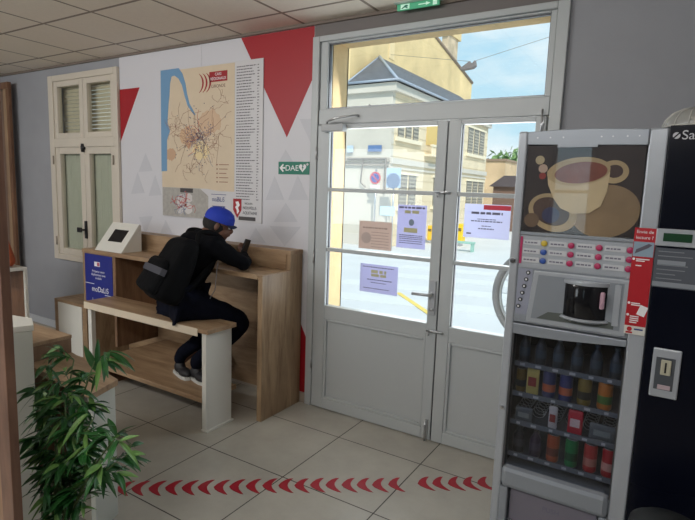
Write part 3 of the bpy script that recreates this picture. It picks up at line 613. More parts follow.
# ================================================================== POTTED BAMBOO
pl = thing('potted_bamboo', 'leafy green artificial bamboo in a grey pot in front of the oblique bench', 'plant', (-2.0, -2.02, 0))
m = MB().lathe([(.12, 0), (.15, .02), (.165, .24), (.172, .25), (.155, .25), (.15, .22), (0, .22)], (-1.95, -2.16, .0), 28); obj('pot', m, mat('pot_grey', srgb(120, 116, 110), .6), pl, 'auto')
rp = random.Random(11)
LG = mat('leaf_green', srgb(36, 92, 38), .45, noise_amt=.4, noise_scale=9); LG2 = mat('leaf_light_green', srgb(104, 146, 74), .5, noise_amt=.25, noise_scale=9)
stems = []; m = MB()
for k in range(9):
    a = rp.uniform(0, 2*PI); r0 = rp.uniform(.01, .07); b0 = Vector((-1.95+r0*math.cos(a), -2.10+r0*math.sin(a), .2))
    tx, ty, tz = [(-1.86, -1.98, .95), (-2.10, -2.02, .88), (-2.02, -1.97, .92), (-1.64, -2.05, .72), (-1.78, -2.04, .76), (-2.08, -2.0, .74), (-1.94, -2.06, .80), (-1.72, -1.99, .58), (-1.98, -2.08, .62)][k]
    t_ = Vector((tx, ty, tz)); pts = []
    for j in range(9):
        u = j/8; p_ = b0.lerp(t_, u); p_.x = b0.x+(tx-b0.x)*u**1.7; p_.y = b0.y+(ty-b0.y)*u**1.5; pts.append(p_)
    stems.append(pts); m.tube(pts, [.008-.0055*j/8 for j in range(9)], 7)
obj('stems', m, mat('stem_green', srgb(86, 108, 62), .5), pl, True)
def leaf_blade(mb, base, d, L_, W_, droop, roll):
    d = d.normalized(); s_ = d.cross(Vector((0, 0, 1))); s_ = s_.normalized() if s_.length > .05 else Vector((1, 0, 0)); n_ = s_.cross(d)
    s_ = s_*math.cos(roll)+n_*math.sin(roll); prev = None
    for j in range(7):
        u = j/6; w_ = W_*math.sin(PI*min(1, u*.93+.05))**.8*(1-.25*u); c_ = base+d*L_*u+Vector((0, 0, -droop*u*u*L_))
        q = s_.cross(d).normalized()*w_*.25
        cur = (mb.b.verts.new(c_-s_*w_+q), mb.b.verts.new(c_), mb.b.verts.new(c_+s_*w_+q))
        if prev:
            mb.b.faces.new((prev[0], prev[1], cur[1], cur[0])); mb.b.faces.new((prev[1], prev[2], cur[2], cur[1]))
        prev = cur
m1, m2 = MB(), MB()
for si, pts in enumerate(stems):
    for j in range(3, 9):
        nb = 2 if j < 6 else 3 if j < 8 else 2
        for q in range(nb):
            a = rp.uniform(0, 2*PI); tw = Vector((math.cos(a), math.sin(a)*.8, rp.uniform(.1, .7))).normalized(); bl = rp.uniform(.03, .10)
            p0 = pts[j]; p1 = p0+tw*bl; (m1).tube([p0, p1], .0015, 4)
            for r_ in range(5 if j > 3 else 4):
                ang = a+rp.uniform(-1.1, 1.1); dd = Vector((math.cos(ang), math.sin(ang), rp.uniform(-.5, .55)))
                leaf_blade(m2 if rp.random() < .22 else m1, p0.lerp(p1, rp.uniform(.4, 1)), dd, rp.uniform(.06, .115), rp.uniform(.009, .0155), rp.uniform(.1, .7), rp.uniform(-.9, .9))
for (px_, py_, qx, qy, L_) in ((98, 372, 84, 344, .13), (99, 370, 98, 337, .12), (99, 372, 91, 392, .12)):   # big tip leaves
    a_ = hit(px_, py_, 1, -1.98); b_ = hit(qx, qy, 1, -1.98); leaf_blade(m1, a_, b_-a_, (b_-a_).length, .02, .05, 1.2)
obj('foliage', m1, LG, pl); obj('pale_foliage', m2, LG2, pl)

# ================================================================== FLOOR MARKS
FR = mat('floor_red_vinyl', srgb(168, 24, 44), .4)
def arrow_poly(cx, cy, s):
    o_, i_ = [], []
    for j in range(9):
        a = PI*.5+PI*j/8*1.0
        o_.append((cx+s*.62*math.cos(a)*.75, cy+s*math.sin(a)*.95)); 
    for j in range(9):
        a = PI*1.5-PI*j/8*1.0
        i_.append((cx+s*.22+s*.42*math.cos(a)*.6, cy+s*math.sin(a)*.80))
    return o_+i_
pix = [(124, 488), (139, 488), (156, 488), (172.5, 487.5), (189, 487.5), (205, 487), (221, 487), (236.5, 486.5), (253, 486), (269.5, 485.5), (285.5, 485.5), (301.5, 485.5), (317, 485), (332.5, 485), (348.5, 485), (363.5, 485), (379, 485), (395, 484.5), (424.5, 483.5), (439, 483.5), (454.5, 483.5), (469.5, 483.5), (484, 483.5)]
pp = [hit(a, b_, 2, 0) for a, b_ in pix]
dr = (pp[-1]-pp[0]); ang = math.atan2(dr.y, dr.x)
for k, q in enumerate(pp):
    poly = []; SC_ = 1.14
    for (u, v) in [(-.035, 0), (-.022, .026), (-.002, .048), (.020, .060), (.036, .060), (.022, .040), (.012, .018), (.010, -.002), (.016, -.026), (.030, -.050), (.040, -.066), (.022, -.060), (-.006, -.040), (-.026, -.020)]:
        u *= SC_; v *= SC_; poly.append((q.x+u*math.cos(ang)-v*math.sin(ang), q.y+u*math.sin(ang)+v*math.cos(ang)))
    o = obj('floor_arrow', MB().prism(poly, 2, .0004, .0016), FR)
    ords = ['first', 'second', 'third', 'fourth', 'fifth', 'sixth', 'seventh', 'eighth', 'ninth', 'tenth', 'eleventh', 'twelfth', 'thirteenth', 'fourteenth', 'fifteenth', 'sixteenth', 'seventeenth', 'eighteenth']
    lab = 'red floor chevron, %s from the left in the long row starting at the bamboo' % ords[k] if k < 18 else 'red floor chevron, %s after the gap, in the short row beside the vending machine' % ords[k-18]
    tag(o, lab, 'floor marking', 'red chevrons stuck across the floor tiles')

# ================================================================== VENDING MACHINE
FY = -.85
def mx(px, py, y=FY): h = hit(px, py, 1, y); return h.x, h.z
vm = thing('vending_machine', 'silver combined coffee and snack vending machine beside the entrance', 'vending machine', (-.31, -.45, 0))
X0, X1, XP0, XP1, ZT = -.578, -.098, -.098, -.036, 1.918
m = MB(); m.box((X0+.005, -.44, .06), (XP1, -.06, ZT-.01)); m.box((X0+.005, -.80, 1.12), (XP1, -.44, ZT-.01))
m.box((X0+.005, -.80, .06), (X0+.03, -.44, 1.12)); m.box((XP1-.03, -.80, .06), (XP1, -.44, 1.12)); m.box((X0+.03, -.80, .06), (XP1-.03, -.44, .40))
obj('cabinet', m, SILVER, vm, bevel=.004)
m = MB(); [m.box((x, y_, 0), (x+.05, y_+.05, .06)) for x in (X0+.03, XP1-.08) for y_ in (-.75, -.15)]; obj('feet', m, BLACK, vm)
P('left_pillar', (X0, -.858, .07), (-.540, -.80, ZT), SILVER2, vm, .008)
P('right_pillar', (XP0, -.853, .07), (XP1, -.80, ZT), SILVER2, vm, .006)
m = MB(); m.prism([(-.540, 1.862), (-.540, 1.915), (-.40, 1.922), (-.32, 1.923), (-.22, 1.921), (-.098, 1.916), (-.098, 1.855)], 1, -.858, -.80); obj('top_rail', m, SILVER, vm, bevel=.003)
m = MB(); [m.lathe([(.003, 0), (.003, .002)], M=Matrix.Translation((x, -.858, 1.89)) @ Matrix.Rotation(PI/2, 4, 'X'), seg=10) for x in (-.50, -.45, -.40, -.26, -.22, -.17, -.13)]; obj('rail_screws', m, METAL, vm)
lk = MB(); lk.lathe([(.011, 0), (.011, .008), (.007, .009), (0, .009)], M=Matrix.Translation((-.562, -.858, 1.372)) @ Matrix.Rotation(PI/2, 4, 'X')); obj('lock', lk, DMETAL, vm, 'auto')
lk = MB(); lk.lathe([(.010, 0), (.010, .008), (.007, .009), (0, .009)], M=Matrix.Translation((-.560, -.858, .705)) @ Matrix.Rotation(PI/2, 4, 'X')); obj('lock', lk, METAL, vm, 'auto')
# picture window
PZ0, PZ1, PX0, PX1 = 1.502, 1.858, -.538, -.102
pic = P('picture_panel', (PX0, -.848, PZ0), (PX1, -.82, PZ1), mat('picture_dark', srgb(44, 32, 28), .5, noise_amt=.5, noise_scale=6), vm, 0)
def disc(cx, cz, rx, rz, y, m_, name, n=36, t=.0006, a0=0, a1=2*PI, tilt=0):
    pts = []
    for j in range(n):
        a = a0+(a1-a0)*j/n; u, v = rx*math.cos(a), rz*math.sin(a); pts.append((cx+u*math.cos(tilt)-v*math.sin(tilt), cz+u*math.sin(tilt)+v*math.cos(tilt)))
    return obj(name, MB().prism(pts, 1, y-t, y), m_, pic)
CR = mat('picture_cream', srgb(214, 194, 152), .5, noise_amt=.10, noise_scale=6); CR2 = mat('picture_tan', srgb(186, 164, 122), .5, noise_amt=.18, noise_scale=5); CR3 = mat('picture_shadow_tan', srgb(150, 126, 92), .5, noise_amt=.25, noise_scale=5)
yp = -.8482
disc(-.225, 1.60, .125, .105, yp, CR3, 'picture_plate', tilt=.2)
disc(-.42, 1.585, .10, .075, yp-.0007, CR2, 'picture_saucer', tilt=-.4)
disc(-.425, 1.59, .075, .055, yp-.0014, mat('picture_brown', srgb(84, 62, 48), .5), 'picture_saucer_well', tilt=-.4)
disc(-.425, 1.575, .035, .033, yp-.0021, mat('picture_blue', srgb(58, 62, 96), .5), 'picture_sweet')
disc(-.205, 1.755, .052, .045, yp-.0021, CR2, 'picture_handle'); disc(-.203, 1.757, .030, .025, yp-.0028, mat('picture_brown2', srgb(70, 50, 42), .5), 'picture_handle_gap')
cup = [(-.452, 1.755), (-.445, 1.70), (-.42, 1.645), (-.39, 1.605), (-.34, 1.585), (-.28, 1.59), (-.24, 1.62), (-.222, 1.68), (-.218, 1.755), (-.33, 1.80)]
obj('picture_cup', MB().prism(cup, 1, yp-.0042, yp-.0035), CR, pic)
disc(-.335, 1.755, .118, .056, yp-.0043, CR2, 'picture_rim', tilt=.12); disc(-.325, 1.750, .098, .042, yp-.005, mat('picture_coffee', srgb(128, 66, 48), .5, noise_amt=.2, noise_scale=12), 'picture_coffee', tilt=.12)
for x, z, r, c_ in ((-.485, 1.80, .018, (190, 176, 140)), (-.47, 1.765, .018, (196, 170, 150)), (-.47, 1.735, .014, (150, 50, 40)), (-.50, 1.55, .03, (120, 96, 70))): disc(x, z, r, r, yp-.0021, mat('picture_spot%d' % c_[2], srgb(*c_), .5), 'picture_detail')
g = MB(); g.box((PX0, -.8562, PZ0), (PX1, -.8555, PZ1)); obj('picture_glass', g, glass_mat('acrylic', (.96, .96, .97), .02, 1.5, .02), vm)
P('glass_clip', (-.42, -.860, 1.850), (-.27, -.8565, 1.862), SILVER, vm, 0)
# selection strip
P('selector_panel', (-.540, -.850, 1.345), (-.100, -.80, 1.500), SILVER2, vm, .002)
P('selector_rail', (-.540, -.860, 1.486), (-.100, -.8505, 1.500), SILVER, vm, .002)
P('magenta_strip', (-.538, -.8525, 1.362), (-.528, -.8505, 1.478), mat('magenta', srgb(176, 30, 90), .5), vm, 0)
MG = mat('magenta_button', srgb(176, 44, 92), .4); YB_ = mat('yellow_button', srgb(206, 180, 60), .4); BB = mat('blue_button', srgb(50, 84, 160), .4)
rows = [1.455, 1.418, 1.381]; cols = [(-.525, -.432), (-.420, -.326), (-.314, -.222), (-.210, -.112)]
for r_, z in enumerate(rows):
    for c_, (a, b_) in enumerate(cols):
        P('button_label', (a, -.8535, z-.011), (b_-.022, -.851, z+.011), mat('label_white', srgb(200, 202, 206), .5), vm, .001)
        m = MB(); x = a+.006
        while x < b_-.040: w = random.uniform(.006, .014); m.box((x, -.8541, z-.003), (x+w, -.8536, z+.003)); x += w+.003
        obj('label_print', m, GINK, vm)
        m = MB(); m.lathe([(.0125, 0), (.0125, .005), (.009, .007), (0, .007)], M=Matrix.Translation((b_-.008, -.850, z)) @ Matrix.Rotation(PI/2, 4, 'X'), seg=16)
        obj('button', m, (YB_ if r_ == 0 else BB) if c_ == 0 else MG, vm, 'auto')
# dispensing area
dz0, dz1 = 1.105, 1.345; dx0, dx1 = -.455, -.122
m = MB(); rr_ = MB()
m.box((-.540, -.850, dz0), (dx0, -.80, dz1)); m.box((dx1, -.850, dz0), (-.100, -.80, dz1)); m.box((dx0, -.850, dz1-.012), (dx1, -.80, dz1)); m.box((dx0, -.850, dz0), (dx1, -.80, dz0+.012)); obj('dispenser_fascia', m, SILVER, vm)
m = MB(); m.prism([(-.490, 1.112), (-.106, 1.112), (-.103, 1.338), (-.470, 1.338)], 1, -.860, -.8505)
o = obj('dispenser_bezel_outer', m, SILVER2, vm, bevel=.008)
o.name = 'dispenser_bezel'
m = MB(); m.prism([(-.468, 1.132), (-.128, 1.132), (-.126, 1.322), (-.450, 1.322)], 1, -.8608, -.8602); obj('dispenser_recess', m, mat('recess_grey', srgb(146, 152, 160), .4, .3), vm)
m = MB(); m.prism([(-.445, 1.135), (-.150, 1.135), (-.150, 1.16), (-.20, 1.170), (-.30, 1.172), (-.40, 1.168)], 1, -.8616, -.8610); obj('drip_tray', m, mat('tray_grey', srgb(84, 90, 86), .5), vm)
m = MB(); m.lathe([(.098, 0), (.1, .004), (.1, .135), (.098, .139)], (-.262, -.80, 1.165), 40); obj('cup_door', m, mat('smoked_door', (.008, .008, .01), .12), vm, 'auto')
for pr, z in (([(.104, 0), (.106, .008), (.104, .016)], 1.302), ([(.104, 0), (.112, .006), (.106, .014)], 1.152)): obj('cup_door_ring', MB().lathe(pr, (-.262, -.80, z), 40), SILVER2, vm, 'auto')
m = MB(); m.box((-.205, -.900, 1.215), (-.187, -.884, 1.285), bev=.006, seg=3); obj('door_grip', m, mat('pink_grip', srgb(186, 150, 166), .4), vm, True)
P('side_fascia', (-.158, -.864, 1.15), (-.135, -.8618, 1.315), SILVER2, vm, .0)
m = MB()
for k in range(6):
    z = 1.325-.030*k; x = -.495-.006*k; m.lathe([(.009, 0), (.009, .005), (.006, .006), (0, .006)], M=Matrix.Translation((x, -.850, z)) @ Matrix.Rotation(PI/2, 4, 'X'), seg=14)
obj('sugar_buttons', m, BLACK, vm, 'auto')
m = MB()
for k in range(6):
    z = 1.325-.030*k; x = -.495-.006*k; m.lathe([(.0045, 0), (.0045, .001)], M=Matrix.Translation((x, -.856, z)) @ Matrix.Rotation(PI/2, 4, 'X'), seg=10)
obj('sugar_button_marks', m, WHITE, vm)
P('button_backing', (-.537, -.8515, 1.14), (-.478, -.8502, 1.340), mat('fascia_blue_grey', srgb(150, 154, 170), .4), vm, 0)
# middle rail and snack window
m = MB(); m.prism([(-.540, 1.098), (-.098, 1.098), (-.098, 1.072), (-.20, 1.064), (-.32, 1.055), (-.44, 1.050), (-.540, 1.052)], 1, -.858, -.80); obj('middle_rail', m, SILVER, vm, bevel=.003)
SX0, SX1, SZ0, SZ1 = -.532, -.100, .43, 1.07
m = MB(); m.box((-.540, -.855, .42), (SX0, -.80, 1.052)); m.box((-.102, -.855, .42), (-.098, -.80, 1.06)); obj('window_frame', m, DMETAL, vm)
m = MB(); m.box((SX0-.01, -.447, .41), (XP1-.035, -.442, 1.115)); m.box((SX0-.012, -.80, .405), (-.545, -.45, 1.115)); m.box((-.072, -.80, .405), (-.069, -.45, 1.115)); m.box((SX0, -.80, 1.112), (-.07, -.45, 1.116)); obj('inner_lining', m, mat('lining_dark', (.02, .02, .024), .6), vm)
g = MB(); g.box((SX0, -.846, SZ0), (-.102, -.842, SZ1-.01)); obj('window_pane', g, glass_mat('smoked_glass', (.78, .80, .85), .02, 1.5, .0), vm)
m = MB(); m.prism([(-.540, .438), (-.098, .438), (-.098, .335), (-.540, .335)], 1, -.872, -.80); obj('hopper_rail', m, SILVER, vm, bevel=.022)
m = MB(); m.box((-.540, -.865, .09), (-.505, -.80, .335)); m.box((-.13, -.865, .09), (-.098, -.80, .335)); m.box((-.505, -.865, .09), (-.13, -.80, .17)); obj('hopper_frame', m, SILVER, vm, bevel=.006)
P('hopper_flap', (-.498, -.838, .175), (-.137, -.825, .325), mat('flap_lilac', srgb(120, 116, 128), .4), vm, .003)
text('hopper_text', 'PUSH', .03, -.32, .275, -.8385, GINK, vm)
# shelves
shz = [.905, .765, .63, .475]
for k, z in enumerate(shz):
    s_ = P('shelf', (SX0, -.80, z-.006), (-.075, -.46, z), mat('shelf_grey', (.10, .10, .11), .5), vm, 0)
    P('price_rail', (SX0, -.806, z-.012), (-.075, -.8005, z+.010), mat('rail_clear', srgb(104, 110, 118), .3), s_, 0)
    m = MB(); [m.box((SX0+.02+.07*j+random.uniform(0, .01), -.808, z-.006), (SX0+.045+.07*j, -.8065, z+.005)) for j in range(6)]; obj('price_tags', m, mat('tag_white', srgb(190, 194, 200), .6), s_)
    m = MB()
    if k == 2:
        for j in range(6):
            xc = SX0+.035+.072*j; pts = [(xc+.028*math.cos(t_*.6), -.745+.0035*t_, z+.036+.028*math.sin(t_*.6)) for t_ in range(70)]; m.tube(pts, .0016, 5)
        obj('spiral_coils', m, METAL, s_, True)
def can(x, z, r, h, cols_, label, bottle=False):
    yb = -.765; r *= .93; h *= 1.04
    c_ = thing('drink_bottle' if bottle else 'drink_can', label, 'bottle' if bottle else 'can', (x, yb, z+.001), 'drinks in the vending machine')
    if bottle: prof = [(r*.8, 0), (r, .006), (r, h*.55), (r*.9, h*.65), (r*.45, h*.82), (r*.42, h*.9)]
    else: prof = [(r*.8, 0), (r*.97, .006), (r, .012), (r, h-.012), (r*.86, h-.002)]
    m = MB().lathe(prof, (x, yb, z+.0005), 20); obj('body', m, mat('can_'+str(cols_[0]), srgb(*cols_[0]), .35, .2), c_, 'auto')
    m = MB().lathe([(r+.0004, 0), (r+.0004, h*.28)], (x, yb, z+h*.25), 20); obj('band', m, mat('can_'+str(cols_[1]), srgb(*cols_[1]), .35, .2), c_, 'auto')
    if bottle: m = MB().lathe([(r*.46, 0), (r*.46, h*.09)], (x, yb, z+h*.905), 16); obj('cap', m, mat('can_'+str(cols_[2]), srgb(*cols_[2]), .4), c_, 'auto')
    else: m = MB().lathe([(r*.86, 0), (r*.84, .003), (0, .003)], (x, yb, z+h-.002), 20); obj('lid', m, METAL, c_, 'auto')
R2 = shz[1]; 
can(-.506, R2, .024, .105, ((120, 96, 40), (40, 40, 44)), 'dark yellow can at the left end of the second shelf')
can(-.385, R2, .030, .118, ((64, 66, 112), (196, 96, 60)), 'blue and orange can right of the chocolate pack')
can(-.315, R2, .030, .118, ((54, 60, 120), (204, 104, 66)), 'blue and orange can in the middle of the second shelf')
can(-.240, R2, .030, .118, ((140, 120, 56), (58, 52, 42)), 'olive yellow can, fifth on the second shelf')
can(-.160, R2, .031, .118, ((206, 124, 46), (90, 130, 60)), 'bright orange juice can at the right end of the second shelf')
R4 = shz[3]
can(-.495, R4, .028, .125, ((40, 40, 46), (70, 66, 76), (30, 30, 30)), 'dark cola bottle at the left end of the bottom shelf', True)
can(-.420, R4, .028, .125, ((54, 40, 62), (76, 64, 86), (40, 30, 40)), 'dark purple bottle, second on the bottom shelf', True)
can(-.345, R4, .029, .122, ((186, 84, 44), (120, 50, 30)), 'orange can, third on the bottom shelf')
can(-.268, R4, .029, .122, ((30, 136, 74), (20, 90, 50)), 'green can on the bottom shelf')
can(-.192, R4, .029, .122, ((190, 44, 48), (200, 120, 110)), 'red can right of the green can on the bottom shelf')
can(-.120, R4, .029, .122, ((186, 30, 44), (220, 160, 150)), 'red can at the right end of the bottom shelf')
def pouch(x0, x1, z, h, cols_, label, cat='snack', name='snack_pouch', txt=None):
    c_ = thing(name, label, cat, ((x0+x1)/2, -.78, z+.001), 'snacks in the vending machine')
    m = MB(); m.box((x0, -.795, z+.001), (x1, -.770, z+h), bev=.008, seg=3)
    for v in m.b.verts:
        k = abs((v.co.z-z)/h-.5)*2; v.co.y = -.782+(v.co.y+.782)*(1-.75*k**3)+.0015*noise.noise(v.co*60)
    obj('packet', m, mat('pk_'+str(cols_[0]), srgb(*cols_[0]), .3), c_, True)
    w = x1-x0; m = MB(); m.box((x0+w*.18, -.7985, z+h*.35), (x1-w*.18, -.7968, z+h*.68)); obj('packet_label', m, mat('pk_'+str(cols_[1]), srgb(*cols_[1]), .4), c_)
    if txt: text('packet_text', txt, h*.2, (x0+x1)/2, z+h*.52, -.799, mat('pk_ink', srgb(60, 20, 20), .5), c_)
pouch(-.478, -.425, R2, .125, ((206, 190, 110), (150, 40, 44)), 'yellow and red chocolate pack, second from left on the second shelf')
R3 = shz[2]
pouch(-.372, -.335, R3, .105, ((206, 200, 200), (150, 40, 40)), 'slim white chocolate bar standing on the third shelf', 'snack', 'chocolate_bar')
pouch(-.292, -.232, R3, .110, ((206, 34, 60), (226, 200, 200)), 'bright red sweets pouch on the third shelf', 'snack')
CW = (92, 100, 106)
pouch(-.515, -.44, R3, .07, (CW, (140, 148, 150)), 'clear wrapped pastry at the left of the third shelf', 'snack')
pouch(-.205, -.105, R3, .075, (CW, (130, 140, 142)), 'clear wrapped pastry at the right of the third shelf', 'snack')
R1 = shz[0]
for i, (x, lab) in enumerate(((-.50, 'clear water bottle at the left end of the top shelf'), (-.43, 'clear water bottle, second from left on the top shelf'), (-.355, 'clear water bottle, third from left on the top shelf'), (-.28, 'clear water bottle, third from right on the top shelf'), (-.205, 'clear water bottle, second from right on the top shelf'), (-.13, 'clear water bottle at the right end of the top shelf'))):
    can(x, R1, .026, .13, ((52, 62, 72), (66, 80, 96), (96, 110, 124)), lab, True)
# red leaflet on the right pillar
rp_ = thing('red_sticker', 'tall red reading offer sticker on the silver pillar of the vending machine', 'sticker', (-.088, -.862, 1.128))
sx0, sx1 = -.112, -.040; ys = -.8612
STR = mat('sticker_red', srgb(178, 26, 38), .4)
P('sheet', (sx0, ys, 1.128), (sx1, ys+.0006, 1.545), STR, rp_, 0)
P('photo_strip', (sx0+.002, ys-.0012, 1.435), (sx1-.002, ys-.0002, 1.492), mat('strip_grey', srgb(140, 160, 176), .4), rp_, 0)
obj('photo_hand', MB().prism([(sx0+.008, 1.445), (sx1-.02, 1.47), (sx1-.008, 1.482), (sx1-.02, 1.486), (sx0+.012, 1.462)], 1, ys-.0022, ys-.0013), mat('strip_dark', srgb(90, 84, 96), .5), rp_)
text('sticker_text', 'Envie de', .017, -.076, 1.53, ys-.001, WHITE, rp_); text('sticker_text', 'lecture ?', .017, -.076, 1.508, ys-.001, WHITE, rp_)
m = MB()
for z, w in ((1.425, .045), (1.418, .03), (1.40, .02), (1.245, .038), (1.252, .03), (1.20, .03), (1.192, .03), (1.184, .03), (1.176, .025)): m.box((-.097, ys-.0012, z-.002), (-.097+w, ys-.0002, z+.002))
for z in (1.425, 1.252, 1.205): m.lathe([(.005, 0), (.005, .0008)], M=Matrix.Translation((-.105, ys-.0002, z)) @ Matrix.Rotation(PI/2, 4, 'X'), seg=10)
obj('small_print', m, WHITE, rp_)
m = MB(); m.box((-.014, 0, -.02), (.014, .001, .02), M=Matrix.Translation((-.057, ys-.0015, 1.225)) @ Matrix.Rotation(.3, 4, 'Y')); obj('phone_icon', m, WHITE, rp_)
P('footer', (sx0, ys-.001, 1.128), (sx1, ys-.0002, 1.162), WHT, rp_, 0)
m = MB().lathe([(.009, 0), (.009, .0008)], M=Matrix.Translation((-.094, ys-.0011, 1.149)) @ Matrix.Rotation(PI/2, 4, 'X'), seg=14); m.box((-.106, ys-.0018, 1.132), (-.083, ys-.0011, 1.139)); obj('footer_emblem', m, STR, rp_)
m = MB(); m.box((-.078, ys-.0018, 1.147), (-.048, ys-.0011, 1.153)); obj('footer_print', m, NAVY, rp_)

# black payment tower
bt = thing('payment_tower', 'black vending tower with coin slot and small green display at the right edge', 'vending machine', (.23, -.45, 0))
P('cabinet', (-.034, -.845, .05), (.50, -.06, 1.925), BLUEBLK, bt, .004)
P('front_door', (-.034, -.858, .06), (.50, -.8455, 1.925), BLUEBLK, bt, .002)
m = MB(); [m.box((x, y_, 0), (x+.05, y_+.05, .05)) for x in (0, .42) for y_ in (-.8, -.15)]; obj('feet', m, BLACK, bt)
yb = -.8592
lx, lz = mx(678, 135)
text('logo_text', 'Saeco', .047, lx+.012, 1.888, yb, GREYV, bt, 'LEFT')
m = MB(); m.lathe([(.012, 0), (.012, .0008)], M=Matrix.Translation((lx-.004, yb+.0008, 1.888)) @ Matrix.Rotation(PI/2, 4, 'X'), seg=18); obj('logo_disc', m, GREYV, bt)
m = MB(); m.box((-.016, 0, -.0025), (.016, .001, .0025), M=Matrix.Translation((lx-.004, yb-.0008, 1.888)) @ Matrix.Rotation(-.8, 4, 'Y')); obj('logo_slash', m, BLUEBLK, bt)
a = mx(657, 228); b_ = mx(655, 245)
P('display_bezel', (a[0], -.866, b_[1]), (a[0]+.17, -.8585, a[1]), SILVER2, bt, .003)
P('display', (a[0]+.024, -.868, b_[1]+.018), (a[0]+.115, -.8662, a[1]-.016), mat('lcd_green', srgb(18, 62, 36), .3), bt, 0)
a = mx(656, 247); b_ = mx(653, 286)
P('instruction_plate', (a[0], -.8625, b_[1]), (a[0]+.17, -.8585, a[1]), mat('smoked_plate', srgb(92, 96, 104), .2), bt, .001)
m = MB()
for k in range(8): z = a[1]-.015-.017*k; m.box((a[0]+.01, -.8634, z), (a[0]+.01+random.uniform(.06, .13), -.8626, z+.003))
obj('plate_print', m, mat('print_grey', srgb(130, 134, 140), .5), bt)
P('plate_band', (a[0], -.8645, b_[1]+.004), (a[0]+.17, -.8636, b_[1]+.022), SILVER, bt, 0); P('plate_band', (a[0]+.01, -.8645, a[1]-.062), (a[0]+.10, -.8636, a[1]-.046), SILVER, bt, 0)
a = mx(654, 346); b_ = mx(650, 394); c_ = mx(682, 350)
P('coin_plate', (a[0], -.868, b_[1]), (c_[0]+.002, -.8585, a[1]), SILVER2, bt, .006)
cxm = (a[0]+c_[0])/2; czm = (a[1]+b_[1])/2
P('coin_recess', (cxm-.033, -.8692, czm-.065), (cxm+.030, -.8682, czm+.062), mat('recess_steel', srgb(84, 88, 94), .4, .2), bt, 0)
P('coin_chute', (cxm-.016, -.876, czm-.005), (cxm+.018, -.8695, czm+.055), mat('chute_cream', srgb(186, 182, 160), .4), bt, .003)
P('coin_slot', (cxm-.003, -.8772, czm+.005), (cxm+.003, -.8762, czm+.045), BLACK, bt, 0)
P('coin_return', (cxm-.02, -.874, czm-.062), (cxm+.022, -.8694, czm-.045), mat('pale_pink', srgb(190, 170, 176), .5), bt, .001)
# dome lid on the tower
dl = thing('ribbed_dome_lid', 'translucent ribbed plastic dome lid lying on top of the black vending tower', 'lid', (.045, -.70, 1.925))
prof = [(.105, 0), (.108, .006), (.100, .03), (.078, .055), (.045, .070), (.012, .075)]
m = MB().lathe(prof, (.045, -.735, 1.9265), 36); obj('dome', m, mat('frosted_plastic', srgb(150, 150, 146), .3, spec=.6), dl, True)
m = MB()
for k in range(14):
    a = 2*PI*k/14; m.tube([(.045+(r+.001)*math.cos(a), -.735+(r+.001)*math.sin(a), 1.9265+z) for r, z in prof[1:]], .0026, 6)
m.tube([(.045+.106*math.cos(a*PI/20), -.735+.106*math.sin(a*PI/20), 1.930) for a in range(41)], .004, 6); obj('ribs', m, mat('pale_plastic', srgb(190, 188, 182), .35), dl, True)
# dark round bin in front of the tower
db = thing('waste_bin', 'dark grey domed waste bin on the floor before the black vending tower', 'bin', (.02, -1.12, 0))
c0 = hit(670, 519, 1, -1.12)
m = MB().lathe([(.10, 0), (.11, .02), (.120, c0.z-.05)], (c0.x, -1.12, 0), 32); obj('bin_body', m, mat('bin_dark', (.016, .018, .02), .55), db, 'auto')
m = MB().lathe([(.124, 0), (.122, .015), (.10, .03), (.06, .042), (.01, .048)], (c0.x, -1.12, c0.z-.05), 32); obj('bin_lid', m, mat('bin_lid_grey', (.03, .034, .036), .5), db, True)

# ================================================================== PERSON
def skin(nodes, edges, sub=2):
    me = bpy.data.meshes.new('tmp'); me.from_pydata([n[:3] for n in nodes], edges, []); o = bpy.data.objects.new('tmp', me); COL.objects.link(o)
    md = o.modifiers.new('s', 'SKIN'); md.use_smooth_shade = True
    for i, n in enumerate(nodes):
        r = n[3]; o.data.skin_vertices[0].data[i].radius = r if isinstance(r, tuple) else (r, r)
    o.data.skin_vertices[0].data[0].use_root = True
    sb = o.modifiers.new('u', 'SUBSURF'); sb.levels = sub; sb.render_levels = sub
    bpy.context.view_layer.update(); r = bpy.data.meshes.new_from_object(o.evaluated_get(bpy.context.evaluated_depsgraph_get()))
    COL.objects.unlink(o); bpy.data.objects.remove(o); return r
def remesh(meshes, vox, smooth=2):
    b = bmesh.new()
    for x in meshes: b.from_mesh(x)
    me = bpy.data.meshes.new('tmp'); b.to_mesh(me); b.free(); o = bpy.data.objects.new('tmp', me); COL.objects.link(o)
    md = o.modifiers.new('r', 'REMESH'); md.mode = 'VOXEL'; md.voxel_size = vox
    if smooth: s_ = o.modifiers.new('s', 'SMOOTH'); s_.iterations = smooth; s_.factor = .5
    bpy.context.view_layer.update(); r = bpy.data.meshes.new_from_object(o.evaluated_get(bpy.context.evaluated_depsgraph_get()))
    COL.objects.unlink(o); bpy.data.objects.remove(o); return r
def meshobj(name, me, m_, parent):
    b = bmesh.new(); b.from_mesh(me); mb = MB(); mb.b.free(); mb.b = b; return obj(name, mb, m_, parent, True)
def bm_mesh(mb): me = bpy.data.meshes.new('tmp'); bmesh.ops.recalc_face_normals(mb.b, faces=mb.b.faces); mb.b.to_mesh(me); mb.b.free(); return me

